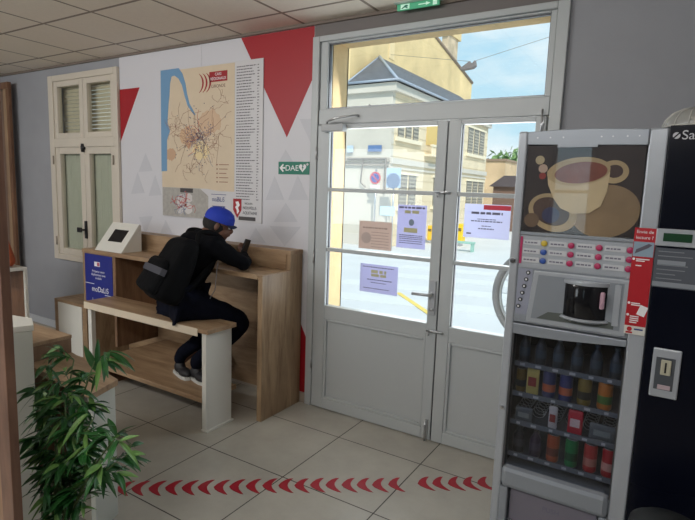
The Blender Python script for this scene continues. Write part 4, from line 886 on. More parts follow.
F_ = Vector((.34, .94, 0)).normalized(); FH = Vector((.76, .65, 0)).normalized(); Rr = Vector((F_.y, -F_.x, 0)); U = Vector((0, 0, 1))
pel = Vector((-2.89, -.70, .862)); chest = Vector((-2.875, -.63, 1.07)); c7 = Vector((-2.835, -.535, 1.275)); head = Vector((-2.757, -.44, 1.372))
shR = c7+Rr*.18-U*.045+F_*.02; shL = c7-Rr*.18-U*.045+F_*.02
elR = Vector((-2.49, -.44, 1.092)); haR = Vector((-2.70, -.265, 1.15))
elL = Vector((-2.98, -.24, 1.10)); haL = Vector((-2.80, -.215, 1.115))
hipR = pel+Rr*.09-U*.03; hipL = pel-Rr*.09-U*.03
knR = Vector((-2.605, -.33, .655)); anR = Vector((-2.85, -.575, .315)); toR = Vector((-2.69, -.62, .252))
knL = Vector((-2.82, -.28, .67)); anL = Vector((-3.03, -.57, .315)); toL = Vector((-2.88, -.62, .252))
def n_(v, r): return (v.x, v.y, v.z, r)
pn = thing('person', 'person in black jacket and blue cap seated on the bench, looking at a phone', 'person', (-2.9, -.68, .716))
nodes = [n_(pel, .13), n_(pel.lerp(chest, .5), (.115, .13)), n_(chest, (.115, .14)), n_(c7-U*.07-F_*.0, (.10, .13)), n_(c7+F_*.02+U*.01, .06), n_(c7.lerp(head, .55)+F_*.01, .052), n_(head, .06),
         n_(shR, .06), n_(shR.lerp(elR, .5), .043), n_(elR, .036), n_(elR.lerp(haR, .6), .03), n_(haR, .022),
         n_(shL, .06), n_(shL.lerp(elL, .5), .043), n_(elL, .036), n_(elL.lerp(haL, .6), .03), n_(haL, .022),
         n_(hipR, .09), n_(hipR.lerp(knR, .5), .075), n_(knR, .055), n_(knR.lerp(anR, .4), .052), n_(anR, .034),
         n_(hipL, .09), n_(hipL.lerp(knL, .5), .075), n_(knL, .055), n_(knL.lerp(anL, .4), .052), n_(anL, .034)]
edges = [(0, 1), (1, 2), (2, 3), (3, 4), (4, 5), (5, 6), (3, 7), (7, 8), (8, 9), (9, 10), (10, 11), (3, 12), (12, 13), (13, 14), (14, 15), (15, 16), (0, 17), (17, 18), (18, 19), (19, 20), (20, 21), (0, 22), (22, 23), (23, 24), (24, 25), (25, 26)]
body_m = skin(nodes, edges)
hf = (FH*1.0-U*.35).normalized(); hu = (U-hf*U.dot(hf)).normalized(); hr = hf.cross(hu)
HM = Matrix(((hf.x, -hr.x, hu.x), (hf.y, -hr.y, hu.y), (hf.z, -hr.z, hu.z))).to_4x4()   # x forward, y left, z up
def hp_(x, y, z): return head+(HM.to_3x3() @ Vector((x, y, z)))
hm = MB(); hm.ell(hp_(-.008, 0, .02), (.098, .077, .092), HM); hm.ell(hp_(.032, 0, -.045), (.062, .055, .066), HM); hm.ell(hp_(.055, 0, -.083), (.030, .03, .024), HM)
hm.ell(hp_(.095, 0, -.022), (.020, .012, .022), HM); hm.ell(hp_(.088, 0, -.055), (.014, .024, .009), HM)
for s_ in (-1, 1): hm.ell(hp_(-.005, s_*.078, -.015), (.018, .009, .030), HM)
meshes = [body_m, bm_mesh(hm)]
def hand(wr, el, side, curl_dir, palm_n):
    d = (wr-el).normalized(); n = palm_n; s_ = d.cross(n).normalized()*side
    out = []; pc = wr+d*.045
    mb = MB(); R_ = Matrix((d, s_, n)).transposed().to_4x4(); mb.ell(pc, (.050, .040, .016), R_); out.append(bm_mesh(mb))
    for k, (off, L_) in enumerate(((.028, .070), (.010, .080), (-.010, .074), (-.028, .058))):
        b0 = pc+s_*off; p0 = b0+d*.03; p1 = p0+(d*.75+curl_dir*.65).normalized()*L_*.45; p2 = p1+(d*.1+curl_dir).normalized()*L_*.35; p3 = p2+(curl_dir*.8-d*.5).normalized()*L_*.25
        out.append(skin([n_(b0, .009), n_(p0, .0095), n_(p1, .0085), n_(p2, .008), n_(p3, .007)], [(0, 1), (1, 2), (2, 3), (3, 4)], 1))
    t0 = wr+d*.02+s_*.02; t1 = t0+(s_*.7+d*.5).normalized()*.035; t2 = t1+(d*.7+curl_dir*.6).normalized()*.03; t3 = t2+(d*.5+curl_dir*.7).normalized()*.022
    out.append(skin([n_(t0, .012), n_(t1, .0105), n_(t2, .0095), n_(t3, .008)], [(0, 1), (1, 2), (2, 3)], 1)); return out
meshes += hand(haR, elR, 1, (F_*.6-Rr*.1+U*.5).normalized(), Vector((.6, .5, .6)).normalized())
meshes += hand(haL, elL, -1, (F_*.5-U*.5).normalized(), Vector((0, 0, -1)))
bm_ = remesh(meshes, .006, 2)
body = meshobj('body', bm_, mat('skin', srgb(110, 76, 60), .55), pn)
for s_ in (-1, 1):
    mb = MB(); mb.ell(hp_(.082, s_*.030, .0), (.010, .014, .009), HM); obj('eye', mb, mat('eye_white', srgb(200, 196, 190), .3), pn, True)
# hair under the cap
mb = MB(); mb.ell(hp_(-.022, 0, -.002), (.094, .083, .085), HM); obj('hair', mb, mat('black_hair', (.012, .010, .010), .8, bump=.5, bump_scale=200), pn, True)
mb = MB(); mb.ell(hp_(.050, 0, -.082), (.046, .046, .034), HM); obj('beard', mb, mat('black_hair', (0, 0, 0)), pn, True) if False else mb.b.free()
# cap
mb = MB()
CM = Matrix.Translation(hp_(-.006, 0, .035)) @ HM
prof = [(.108, -.018), (.1085, .0), (.104, .03), (.088, .058), (.058, .078), (.02, .086), (.004, .087)]
mb.lathe(prof, (0, 0, 0), 32); bmesh.ops.scale(mb.b, vec=(1.0, .86, 1.0), verts=mb.b.verts); bmesh.ops.transform(mb.b, matrix=CM, verts=mb.b.verts)
CAPM = mat('blue_cap_cloth', srgb(22, 52, 168), .75, bump=.2, bump_scale=200)
cap = obj('cap', mb, CAPM, pn, 'auto')
mb = MB(); n = 16; ra, rb = [], []
for j in range(n+1):
    a = -1.15+2.3*j/n
    pa = Vector((.094*math.cos(a), .082*math.sin(a), -.006)); pb = Vector((.08+.055*math.cos(a*1.05), .078*math.sin(a), -.020+.010*math.cos(a)-.016*abs(math.sin(a))))
    ra.append((mb.b.verts.new(CM @ pa), mb.b.verts.new(CM @ (pa-Vector((0, 0, .004)))))); rb.append((mb.b.verts.new(CM @ pb), mb.b.verts.new(CM @ (pb-Vector((0, 0, .004))))))
for j in range(n):
    mb.b.faces.new((ra[j][0], ra[j+1][0], rb[j+1][0], rb[j][0])); mb.b.faces.new((ra[j][1], rb[j][1], rb[j+1][1], ra[j+1][1])); mb.b.faces.new((rb[j][0], rb[j+1][0], rb[j+1][1], rb[j][1]))
obj('cap_brim', mb, mat('cap_brim_dark', srgb(20, 26, 62), .75), cap, True)
mb = MB(); mb.tube([CM @ Vector((-.10, -.03, -.012)), CM @ Vector((-.108, 0, -.008)), CM @ Vector((-.10, .03, -.012))], .004); obj('cap_strap', mb, mat('cap_strap_white', srgb(190, 190, 196), .6), cap, True)
mb = MB(); mb.ell(CM @ Vector((-.0, 0, .088)), (.006, .006, .004)); obj('cap_button', mb, CAPM, cap, True)
# jacket
JK = mat('black_jacket_cloth', srgb(8, 9, 14), .9, spec=.12, noise_amt=.25, noise_scale=25, bump=.35, bump_scale=25)
nodes = [n_(pel-U*.005-F_*.01, (.165, .185)), n_(pel.lerp(chest, .5)-F_*.01, (.155, .18)), n_(chest-F_*.01, (.15, .18)), n_(c7-U*.08-F_*.02, (.13, .165)), n_(c7+F_*.0+U*.005, .078), n_(c7.lerp(head, .35), .068),
         n_(shR, .082), n_(shR.lerp(elR, .5), .064), n_(elR+U*.012, .055), n_(elR.lerp(haR, .55)+U*.005, .045), n_(elR.lerp(haR, .9), .034),
         n_(shL, .082), n_(shL.lerp(elL, .5), .064), n_(elL+U*.012, .055), n_(elL.lerp(haL, .55), .045), n_(elL.lerp(haL, .9), .034)]
edges = [(0, 1), (1, 2), (2, 3), (3, 4), (4, 5), (3, 6), (6, 7), (7, 8), (8, 9), (9, 10), (3, 11), (11, 12), (12, 13), (13, 14), (14, 15)]
jm = skin(nodes, edges); hb = MB(); hb.ell(c7-F_*.065-U*.005, (.085, .10, .05), Matrix.Rotation(.7, 4, 'Z')); jm = remesh([jm, bm_mesh(hb)], .009, 3)
for v in jm.vertices: v.co += v.normal*(.006*noise.noise(v.co*16)+.004*noise.noise(v.co*34))
for v in jm.vertices: v.co.z = max(v.co.z, .7175)
meshobj('jacket', jm, JK, pn)
# trousers
TR = mat('dark_navy_trousers', srgb(12, 15, 28), .9, spec=.12, noise_amt=.3, noise_scale=18, bump=.3, bump_scale=25)
nodes = [n_(pel-F_*.02, (.160, .165)), n_(hipR+F_*.03, .118), n_(hipR.lerp(knR, .5), .104), n_(knR, .084), n_(knR.lerp(anR, .45), .068), n_(anR+U*.06, .056), n_(anR-U*.02, .052),
         n_(hipL+F_*.03, .118), n_(hipL.lerp(knL, .5), .102), n_(knL, .082), n_(knL.lerp(anL, .45), .068), n_(anL+U*.06, .056), n_(anL-U*.02, .052)]
edges = [(0, 1), (1, 2), (2, 3), (3, 4), (4, 5), (5, 6), (0, 7), (7, 8), (8, 9), (9, 10), (10, 11), (11, 12)]
tm = remesh([skin(nodes, edges)], .009, 2)
for v in tm.vertices:
    v.co += v.normal*(.006*noise.noise(v.co*14))
    if v.co.y <= -.83 and v.co.z < .705: v.co.z = .705
    if -.83 < v.co.y < -.545 and v.co.z < .7165 and v.co.x < -2.46 and v.co.z > .64: v.co.z = .7165
meshobj('trousers', tm, TR, pn)
for an, to in ((anR, toR), (anL, toL)):
    d = (to-an); d.z = 0; d.normalize(); a = math.atan2(d.y, d.x); Mz = Matrix.Rotation(a, 4, 'Z')
    mb = MB(); base = Vector((an.x, an.y, .229))
    mb.ell(base+d*.0+U*.055, (.055, .040, .052), Mz); mb.ell(base+d*.09+U*.038, (.085, .042, .034), Mz); me_ = bm_mesh(mb); me_ = remesh([me_], .006, 3)
    sh_ = meshobj('shoe', me_, mat('black_shoe', (.015, .015, .018), .6), pn)
    mb = MB(); pts = [(-.058, -.012), (-.05, -.035), (0, -.040), (.06, -.043), (.12, -.042), (.165, -.028), (.178, 0), (.165, .028), (.12, .042), (.06, .043), (0, .040), (-.05, .035), (-.058, .012)]
    mb.prism(pts, 2, 0, .022, M=Matrix.Translation(base) @ Mz); obj('sole', mb, mat('pale_sole', srgb(196, 196, 192), .6), sh_)
# phone in the hand
ph = thing('smartphone', 'black smartphone held up in the right hand of the seated person', 'phone', (-2.66, -.28, 1.20))
pc_ = hit(245, 249, 1, -.285)
PM = Matrix.Translation(pc_) @ Matrix.Rotation(math.radians(8), 4, 'Z') @ Matrix.Rotation(math.radians(14), 4, 'Y') @ Matrix.Rotation(math.radians(-12), 4, 'X')
mb = MB(); mb.box((-.005, -.036, -.055), (.005, .036, .075), M=PM); obj('case', mb, BLACK, ph, bevel=.004)
mb = MB(); mb.box((-.0062, -.033, -.05), (-.0052, .033, .07), M=PM); obj('screen', mb, mat('phone_screen', (.02, .022, .028), .1), ph)
# earphone cord
e0 = c7+F_*.10+Rr*.07+U*.02; o = obj('earphone_cord', MB().tube([e0, e0+Vector((.03, -.02, -.10)), Vector((-2.655, -.56, 1.05)), Vector((-2.65, -.58, .93)), Vector((-2.68, -.60, .86))], .0028, 6), mat('white_cord', srgb(150, 150, 156), .5), pn, True)
# backpack
bk = thing('backpack', 'black backpack with a grey reflective band on the seated person\'s back', 'backpack', (-3.08, -.78, .85))
cB = pel.lerp(c7, .49)-F_*.155+Rr*.075+U*.012
tilt = Matrix.Rotation(math.atan2(F_.y, F_.x), 4, 'Z') @ Matrix.Rotation(math.radians(27), 4, 'Y')
def bag(name, cx_, cy_, cz_, sx_, sy_, sz_, m_, bev, flare=.25, parent=None, ns=.012):
    mb = MB(); mb.box((-sx_/2, -sy_/2, -sz_/2), (sx_/2, sy_/2, sz_/2), bev=bev, seg=4); bmesh.ops.subdivide_edges(mb.b, edges=mb.b.edges, cuts=2, use_grid_fill=True)
    for v in mb.b.verts:
        k = v.co.z/sz_; v.co.x *= 1-flare*k; v.co.y *= 1-.18*k; v.co += v.co.normalized()*ns*noise.noise(v.co*12+Vector((cx_*9, 0, 0)))
    bmesh.ops.transform(mb.b, matrix=Matrix.Translation(cB) @ tilt @ Matrix.Translation((cx_, cy_, cz_)), verts=mb.b.verts); return obj(name, mb, m_, parent or bk, True)
BGM = mat('black_nylon', srgb(7, 8, 11), .8, spec=.15, noise_amt=.3, noise_scale=14, bump=.25, bump_scale=30)
bag('main_compartment', .01, 0, .0, .19, .35, .46, BGM, .08, .6)
bag('front_pocket', -.088, 0, -.08, .09, .30, .25, BGM, .045, .5)
mb = MB()
pts = []
for j in range(13):
    a = PI*.5+PI*j/12
    pts.append((-.085-.062*abs(math.cos(a))**.45, .166*math.sin(a)))
for (x0, y0), (x1, y1) in zip(pts, pts[1:]):
    mb.quad((x0, y0, -.070), (x1, y1, -.070), (x1, y1, -.025), (x0, y0, -.025))
bmesh.ops.solidify(mb.b, geom=mb.b.faces[:], thickness=.003)
bmesh.ops.transform(mb.b, matrix=Matrix.Translation(cB) @ tilt, verts=mb.b.verts); obj('reflective_band', mb, mat('grey_band', srgb(104, 104, 114), .6), bk)
for s_ in (-1, 1):
    sp = [cB+(tilt.to_3x3() @ Vector((.07, s_*.09, .20))), c7+Rr*(-s_*.10)+U*.035-F_*.05, c7+Rr*(-s_*.115)+U*.03+F_*.05, c7+Rr*(-s_*.125)-U*.05+F_*.115, chest+Rr*(-s_*.155)+U*.05+F_*.125, chest+Rr*(-s_*.175)-U*.06+F_*.02, cB+(tilt.to_3x3() @ Vector((.08, s_*.13, -.17)))]
    cur = []
    for i in range(len(sp)-1):
        p0, p1, p2, p3 = sp[max(i-1, 0)], sp[i], sp[i+1], sp[min(i+2, len(sp)-1)]
        for q in range(6):
            t = q/6; cur.append(.5*((2*p1)+(p2-p0)*t+(2*p0-5*p1+4*p2-p3)*t*t+(3*p1-p0-3*p2+p3)*t**3))
    cur.append(sp[-1]); mb = MB(); mb.tube(cur, .022, 8); obj('strap', mb, BGM, bk, True)

# ================================================================== OUTSIDE
GZ = -.35
ROAD = mat('sunlit_road', srgb(211, 211, 211), .9, noise_amt=.04, noise_scale=.8)
m = MB(); m.box((-40, 1.6, GZ-.3), (25, 90, GZ)); struct(obj('road', m, ROAD))
m = MB(); m.box((-25, .262, GZ), (12, 1.6, GZ+.14)); struct(obj('pavement', m, mat('pavement_stone', srgb(170, 166, 158), .85, noise_amt=.08)))
LINE = mat('road_white', srgb(218, 218, 216), .8)
for k in range(5):
    y_ = 4.6+k*1.5; m = MB(); m.prism([(-6.0, y_), (-.6, y_+1.2), (-.6, y_+1.8), (-6.0, y_+.6)], 2, GZ+.001, GZ+.006)
    tag(obj('crossing_stripe', m, LINE), 'white zebra stripe, %s from the doorway, painted across the sunlit street' % ['nearest', 'second', 'third', 'fourth', 'farthest'][k], 'road marking', 'zebra crossing stripes on the street')
a = hit(398, 293, 2, GZ); b_ = hit(432, 316, 2, GZ); d = (b_-a).normalized(); nn = Vector((-d.y, d.x, 0))*.05
m = MB(); m.prism([((a+nn).x, (a+nn).y), ((a-nn).x, (a-nn).y), ((b_-nn).x, (b_-nn).y), ((b_+nn).x, (b_+nn).y)], 2, GZ+.007, GZ+.012); tag(obj('yellow_road_line', m, mat('road_yellow', srgb(236, 208, 110), .8)), 'short yellow line painted on the street', 'road marking')

CREAM = mat('cream_stone', srgb(224, 208, 178), .9, noise_amt=.07, noise_scale=1.5); WST = mat('white_render', srgb(204, 198, 186), .9, noise_amt=.05, noise_scale=1.2)
SLATE = mat('slate', srgb(92, 96, 104), .7, noise_amt=.2, noise_scale=6); ZINC = mat('zinc', srgb(160, 170, 184), .5, .2)
YEL = mat('ochre_render', srgb(224, 198, 148), .9, noise_amt=.16, noise_scale=.9)
hb_ = thing('corner_house', 'two storey cream stone corner house with slate hip roof across the street', 'building', (-9.4, 18, GZ))
HX0, HX1, HY0, HY1, EZ = -10.38, -8.5, 13.3, 24.2, 5.25
P('side_wall', (HX1-.2, HY0+.2, GZ), (HX1, HY1, EZ), CREAM, hb_, 0)
P('end_wall', (HX0, HY0, GZ), (HX1, HY0+.2, EZ), WST, hb_, 0)
P('rear_wall', (HX0, HY1-.2, GZ), (HX1-.2, HY1, EZ), CREAM, hb_, 0)
RX = -10.15; rz = 6.75
m = MB(); apex = (RX, 15.2, rz); far = (RX, HY1, rz); eA = (HX0, HY0-.2, EZ+.12); eB = (HX1+.25, HY0-.2, EZ+.12); eC = (HX1+.25, HY1+.1, EZ+.12); eD = (HX0, HY1+.1, EZ+.12)
m.quad(eA, eB, apex); m.quad(eB, eC, far, apex); m.quad(eD, eA, apex, far); m.quad(eC, eD, far); m.quad(eA, eD, eC, eB); obj('roof', m, SLATE, hb_)
m = MB(); m.tube([eB, apex], .06, 6); m.tube([(HX0+.06, HY0-.2, EZ+.13), apex], .035, 6); m.tube([(HX0, HY0-.25, EZ+.12), (HX1+.3, HY0-.25, EZ+.12), (HX1+.3, HY1, EZ+.12)], .045, 6); obj('zinc_ridges', m, ZINC, hb_, True)
m = MB(); m.box((HX1, HY0, EZ-.22), (HX1+.18, HY1, EZ+.06)); m.box((HX0, HY0-.15, EZ-.22), (HX1+.18, HY0, EZ+.06)); obj('cornice', m, WST, hb_)
m = MB(); m.box((HX1, HY0, 2.60), (HX1+.08, HY1, 2.80)); m.box((HX1, HY0, 2.42), (HX1+.05, HY1, 2.5)); obj('string_course', m, WST, hb_)
m = MB(); m.box((HX0, HY0-.06, 2.66), (HX1, HY0, 2.80)); obj('string_course', m, mat('stain_grey', srgb(176, 168, 156), .9), hb_)
m = MB()
for k in range(14): z = GZ+.4*k; m.box((HX1, HY0+.02, z), (HX1+.012, HY1, z+.015))
obj('stone_joints', m, mat('joint_tan', srgb(198, 182, 152), .9), hb_)
LOUV = mat('louvre_grey', srgb(170, 164, 150), .8); SURR = mat('window_surround', srgb(234, 222, 196), .9)
def hwin(y0, y1, z0, z1, n=3):
    fr = MB(); fr.box((HX1+.001, y0-.12, z0-.14), (HX1+.10, y1+.12, z0)); fr.box((HX1+.001, y0-.12, z1), (HX1+.05, y1+.12, z1+.1)); f_ = obj('window', fr, SURR, hb_)
    w = (y1-y0)/n
    for k in range(n):
        a0 = y0+w*k+.08; a1 = y0+w*(k+1)-.08; g = MB(); g.box((HX1+.001, a0, z0), (HX1+.02, a1, z1)); obj('opening', g, mat('window_dark', srgb(120, 116, 108), .5), f_)
        l_ = MB(); nz_ = int((z1-z0)/.14)
        for q in range(nz_): l_.box((HX1+.021, a0+.03, z0+.14*q+.02), (HX1+.03, a1-.03, z0+.14*q+.09))
        obj('louvres', l_, LOUV, f_)
for y0, y1 in ((13.7, 15.6), (21.1, 23.7)): hwin(y0, y1, 3.55, 4.75 if y0 > 20 else 4.4)
for y0, y1, n in ((14.0, 15.6, 2), (17.2, 18.6, 2), (21.3, 24.0, 3)): hwin(y0, y1, 1.1, 2.25, n)
fr = MB(); fr.box((HX1+.001, 16.15, 3.05), (HX1+.35, 17.9, 3.12)); [fr.box((HX1+.28, 16.2+.2*k, 3.12), (HX1+.34, 16.28+.2*k, 3.42)) for k in range(9)]; fr.box((HX1+.26, 16.15, 3.42), (HX1+.36, 17.9, 3.5)); obj('balcony', fr, SURR, hb_)
P('balcony_door', (HX1+.001, 16.3, 3.5), (HX1+.03, 17.8, 4.5), mat('ochre_blind', srgb(216, 186, 120), .8), hb_, 0)
m = MB(); m.box((HX0, HY0-.12, 2.55), (HX1, HY0-.06, 2.6)); m.tube([(-10.2, HY0-.1, 2.75), (-8.6, HY0-.1, 2.75)], .025, 6); m.tube([(-8.62, HY0-.1, 2.75), (-8.62, HY0-.1, 1.6)], .03, 6); m.tube([(-9.55, HY0-.1, 2.7), (-9.6, HY0-.1, 1.9), (-9.4, HY0-.1, 1.75)], .025, 6); m.tube([(-9.3, HY0-.1, 3.9), (-9.3, HY0-.2, 4.6), (-9.1, HY0-.35, 4.3)], .03, 6); obj('cables', m, mat('cable_grey', srgb(128, 122, 116), .7), hb_)
P('meter_box', (-10.22, HY0-.12, 2.98), (-9.98, HY0-.061, 3.22), mat('meter_blue', srgb(190, 208, 226), .6), hb_, 0)
P('street_name_plate', (-9.36, HY0-.09, 3.0), (-8.82, HY0-.061, 3.22), mat('plate_blue', srgb(96, 124, 168), .5), hb_, 0)
P('plinth', (-10.4, HY0-.05, GZ), (HX1+.05, HY0-.001, .05), mat('plinth_grey', srgb(206, 200, 190), .9), hb_, 0)

ow = thing('ochre_gable_house', 'tall ochre rendered gable house rising behind the slate roof', 'building', (-11.5, 22, GZ))
m = MB(); poly = [(13.5, GZ), (25.6, GZ), (25.6, 7.42), (25.4, 7.6), (19.6, 9.0), (17.2, 10.6), (13.5, 10.6)]
m.prism([(y_, z) for y_, z in poly], 0, -13.5, -10.45); obj('gable_wall', m, YEL, ow)
m = MB(); a3 = hit(428, 27, 0, -10.4); b3_ = hit(472, 83, 0, -10.4); m.tube([a3+Vector((0, -1.5, (a3.z-b3_.z)/(b3_.y-a3.y)*1.5)), b3_], .09, 6); obj('verge', m, mat('verge_brown', srgb(150, 130, 112), .8), ow, True)
# rebuild gable top from the verge line
m = MB(); m.box((-10.46, 13.52, GZ), (-10.401, 13.8, 9.9)); a4 = hit(392, 60, 0, -10.4); m.box((-10.44, a4.y-.3, 7), (-10.38, a4.y+.15, 9.4)); obj('pilaster', m, mat('ochre_light', srgb(234, 210, 164), .9), ow)
gm = [c for c in ow.children if c.name.startswith('gable_wall')][0]
bpy.data.objects.remove(gm)
sl = (a3.z-b3_.z)/(b3_.y-a3.y)
m = MB().prism([(13.5, GZ), (b3_.y, GZ), (b3_.y, b3_.z-.05), (13.5, b3_.z+sl*(b3_.y-13.5)-.05)], 0, -11.2, -10.4); obj('gable_wall', m, YEL, ow)
ch_ = thing('chimney_stack', 'square rendered chimney stack with a wide cap behind the ochre gable', 'chimney', (-13, 21, GZ))
ca = hit(447, 60, 0, -13.0); cb_ = hit(457, 60, 0, -13.0); zt = hit(448, 33, 0, -13.0).z
P('stack', (-13.4, ca.y, GZ), (-13.0, cb_.y, zt), mat('chimney_render', srgb(196, 176, 148), .9, noise_amt=.25, noise_scale=1.5), ch_, 0)
P('cap', (-13.55, ca.y-.25, zt), (-12.9, cb_.y+.3, zt+.9), YEL, ch_, 0)
lq = hit(471, 66, 1, 16.0); sl_ = thing('street_lantern', 'small grey street lantern hanging from a wire in the sky beside the gable', 'street lamp', (lq.x, 16, lq.z-.3))
m = MB(); m.prism([(lq.x-.42, lq.z-.08), (lq.x-.05, lq.z+.16), (lq.x+.06, lq.z+.08), (lq.x+.16, lq.z+.18), (lq.x+.2, lq.z-.02), (lq.x+.1, lq.z-.10), (lq.x-.3, lq.z-.14)], 1, 15.9, 16.1); obj('lantern_head', m, mat('lantern_grey', srgb(120, 112, 110), .6), sl_, bevel=.02)
m = MB(); m.tube([(-10.4, 16.6, lq.z+.9), (lq.x-.02, 16, lq.z+.16)], .008, 5); m.tube([(lq.x+.12, 16, lq.z+.16), (6, 14, lq.z+2.2)], .008, 5); obj('wire', m, mat('cable_grey', (0, 0, 0)) if 'cable_grey' in MATS else METAL, sl_)
# street furniture
def signpost(name, label, px_, py_, depth_y, build):
    q = hit(px_, py_, 1, depth_y); t = thing(name, label, 'sign', (q.x, depth_y, GZ)); m = MB(); m.tube([(q.x, depth_y, GZ), (q.x, depth_y, q.z+.3)], .03, 8); obj('pole', m, METAL, t, True); build(t, q); return t
def bs(t, q):
    MRY = Matrix.Translation((q.x, q.y-.04, q.z)) @ Matrix.Rotation(PI/2, 4, 'X')
    obj('red_ring', MB().lathe([(.21, 0), (.21, .02)], M=MRY, seg=28), mat('sign_red', srgb(196, 70, 84), .5), t); obj('blue_disc', MB().lathe([(.155, 0), (.155, .005)], M=Matrix.Translation((0, -.0205, 0)) @ MRY, seg=28), mat('sign_blue', srgb(60, 84, 160), .5), t)
    m = MB(); m.box((-.17, 0, -.02), (.17, .005, .02), M=Matrix.Translation((q.x, q.y-.072, q.z)) @ Matrix.Rotation(PI/4, 4, 'Y')); obj('red_slash', m, mat('sign_red', (0, 0, 0)), t)
    P('sub_plate', (q.x-.18, q.y-.06, q.z-.36), (q.x+.18, q.y-.04, q.z-.24), mat('plate_white', srgb(226, 222, 214), .5), t, 0)
signpost('no_parking_sign', 'round red and blue no parking sign on a pole before the white wall', 376, 178, 12.9, bs)
def bs2(t, q):
    obj('panel', MB().box((q.x-.26, q.y-.05, q.z-.22), (q.x+.26, q.y-.03, q.z+.42)), mat('panel_blue', srgb(176, 200, 226), .5), t)
    obj('disc', MB().lathe([(.25, 0), (.25, .02)], M=Matrix.Translation((q.x, q.y-.052, q.z)) @ Matrix.Rotation(PI/2, 4, 'X'), seg=28), mat('disc_slate', srgb(112, 132, 160), .5), t)
    obj('lower_panel', MB().box((q.x-.45, q.y-.05, q.z-1.15), (q.x+.1, q.y-.03, q.z-.85)), mat('panel_cyan', srgb(190, 222, 240), .5), t)
signpost('round_blue_sign', 'grey blue round sign on a pale blue board beside the no parking sign', 394, 181, 12.5, bs2)
def ybin(px_, py_, w, h, label, col=(236, 196, 40), name='yellow_post_box', cat='post box'):
    q = hit(px_, py_, 2, GZ); t = thing(name, label, cat, (q.x, q.y, GZ)); cm = mat(name+'_paint', srgb(*col), .5)
    P('body', (q.x-w/2, q.y-.2, GZ+.12), (q.x+w/2, q.y+.2, GZ+h), cm, t, .03); P('foot', (q.x-w/4, q.y-.12, GZ), (q.x+w/4, q.y+.12, GZ+.12), METAL, t, 0); P('flap', (q.x-w*.35, q.y-.215, GZ+h*.68), (q.x+w*.35, q.y-.201, GZ+h*.82), mat('flap_dark', srgb(120, 96, 40), .5), t, 0)
ybin(460, 246, .24, .85, 'yellow post box on the street seen through the right leaf')
ybin(431, 243, .20, .70, 'yellow street bin seen between the lavender poster and the door handle', (238, 190, 60), 'street_bin', 'bin')
q = hit(461, 251, 2, GZ); tc_ = thing('green_bench', 'pale green street seat in front of the yellow post box', 'bench', (q.x, q.y, GZ))
P('seat', (q.x-.35, q.y-.15, GZ+.28), (q.x+.45, q.y+.15, GZ+.34), mat('pale_green', srgb(150, 190, 176), .6), tc_, .01); [P('leg', (q.x+dx-.03, q.y-.12, GZ), (q.x+dx+.03, q.y+.12, GZ+.28), mat('pale_green', (0, 0, 0)), tc_, 0) for dx in (-.3, .4)]
# far buildings and trees
fb = thing('stone_outbuilding', 'low tan stone building beyond the corner house', 'building', (-10, 36, GZ))
a = hit(493, 161, 1, 34); b_ = hit(505.5, 162, 1, 34)
P('wall', (a.x-2, 34, GZ), (b_.x, 40, a.z), mat('tan_stone', srgb(206, 178, 142), .9, noise_amt=.15, noise_scale=1), fb, 0); P('coping', (a.x-2, 33.9, a.z), (b_.x+.1, 40, a.z+.15), mat('coping_brown', srgb(150, 128, 108), .9), fb, 0)
a = hit(492, 181, 1, 26); cs = thing('dark_shed_roof', 'low dark roofed shed in front of the tan building', 'building', (a.x+1, 26, GZ))
P('wall', (a.x+.1, 26, GZ), (a.x+3, 28, a.z-.3), mat('shed_brown', srgb(120, 96, 84), .9), cs, 0); m = MB().prism([(a.x-.1, a.z-.3), (a.x+3.2, a.z-.3), (a.x+2.6, a.z+.3), (a.x+.7, a.z+.3)], 1, 25.8, 28.2); obj('roof', m, mat('shed_roof', srgb(88, 80, 84), .8), cs)
def tree(px_, py_, Y, r, label, seed):
    q = hit(px_, py_, 1, Y); t = thing('leafy_tree', label, 'tree', (q.x, Y, GZ), 'trees beyond the street'); rr = random.Random(seed)
    m = MB(); m.tube([(q.x, Y, GZ), (q.x+.1, Y, q.z)], [.25, .12], 8); obj('trunk', m, mat('bark', srgb(92, 76, 60), .9), t, True)
    m = MB()
    for k in range(700):
        v = Vector((rr.gauss(0, 1), rr.gauss(0, 1), rr.gauss(0, .8))); v = v.normalized()*r*rr.uniform(.5, 1)*(1+.25*noise.noise(v)); v.z *= .85; c_ = Vector((q.x, Y, q.z))+v
        s_ = rr.uniform(.12, .28)*r*.6; ax = Vector((rr.gauss(0, 1), rr.gauss(0, 1), rr.gauss(0, 1))).normalized(); o1 = ax.orthogonal().normalized()*s_; o2 = ax.cross(o1)
        m.quad(c_-o1, c_-o2*.5, c_+o1, c_+o2*.5)
    obj('crown', m, mat('tree_leaf', srgb(110, 140, 84), .7, noise_amt=.3, noise_scale=2), t)
tree(512, 172, 44, 2.6, 'leafy green tree above the low tan building, left of the pair', 1); tree(530, 176, 50, 3.2, 'larger tree mostly hidden behind the vending machine', 2)
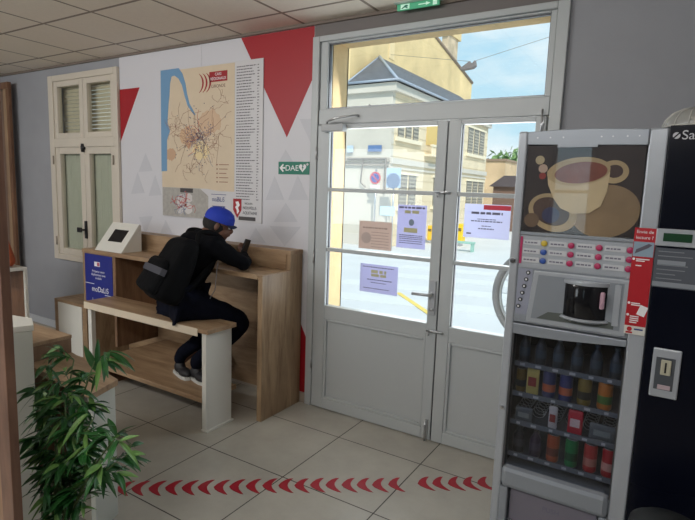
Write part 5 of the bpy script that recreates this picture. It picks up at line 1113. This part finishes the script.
# bicycle by the doorway
by = thing('bicycle', 'bicycle leaning outside the doorway, its wheel visible beside the vending machine', 'bicycle', (-.3, .75, GZ+.14))
BY = .62; wc = hit(518, 290, 1, BY); gz = GZ+.14; R1_ = .34; wx = -.60; 
wx = hit(496, 292, 1, BY).x+R1_; wz = hit(496, 292, 1, BY).z
wz = max(wz, gz+R1_)
def wheel(cx_):
    m = MB(); m.tube([(cx_+R1_*math.cos(a*PI/24), BY, wz+R1_*math.sin(a*PI/24)) for a in range(49)], .028, 8); w_ = obj('wheel', m, mat('tyre', srgb(150, 150, 152), .8), by, True)
    m = MB(); m.lathe([(R1_*.72, 0), (R1_*.74, .01), (R1_*.3, .02), (0, .02)], M=Matrix.Translation((cx_, BY+.008, wz)) @ Matrix.Rotation(PI/2, 4, 'X'), seg=40); obj('wheel_cover', m, mat('cover_dark', srgb(60, 62, 66), .6), w_, 'auto')
    m = MB(); m.tube([(cx_+(R1_-.032)*math.cos(a*PI/24), BY, wz+(R1_-.032)*math.sin(a*PI/24)) for a in range(49)], .012, 6); obj('rim', m, mat('rim_silver', srgb(200, 204, 208), .3, .7), w_, True)
    m = MB()
    for k in range(18): a = 2*PI*k/18; m.tube([(cx_, BY, wz), (cx_+(R1_-.04)*math.cos(a), BY, wz+(R1_-.04)*math.sin(a))], .0018, 4)
    m.tube([(cx_, BY-.05, wz), (cx_, BY+.05, wz)], .02, 8); obj('spokes', m, METAL, w_)
wheel(wx); wheel(wx+1.02)
BF = mat('bike_frame', (.03, .03, .035), .4)
hx = wx+.14; m = MB(); m.tube([(wx, BY-.05, wz), (hx-.02, BY-.04, wz+.38)], .012); m.tube([(wx, BY+.05, wz), (hx-.02, BY+.04, wz+.38)], .012); m.tube([(hx-.03, BY, wz+.36), (hx+.05, BY, wz+.60)], .016); obj('fork', m, BF, by, True)
m = MB(); m.tube([(hx, BY, wz+.42), (wx+.58, BY, wz-.06), (wx+.46, BY, wz+.45)], .018); m.tube([(hx+.03, BY, wz+.52), (wx+.46, BY, wz+.44), (wx+1.02, BY, wz), (wx+.58, BY, wz-.06)], .014); obj('frame', m, BF, by, True)
m = MB(); m.ell((wx+.44, BY, wz+.56), (.13, .07, .035)); m.tube([(wx+.46, BY, wz+.44), (wx+.45, BY, wz+.55)], .012); obj('saddle', m, BLACK, by, True)
m = MB(); m.tube([(hx+.05, BY-.25, wz+.62), (hx+.03, BY-.1, wz+.63), (hx+.05, BY, wz+.60), (hx+.03, BY+.1, wz+.63), (hx+.05, BY+.25, wz+.62)], .012); obj('handlebar', m, METAL, by, True)
print('objects', len(bpy.data.objects))
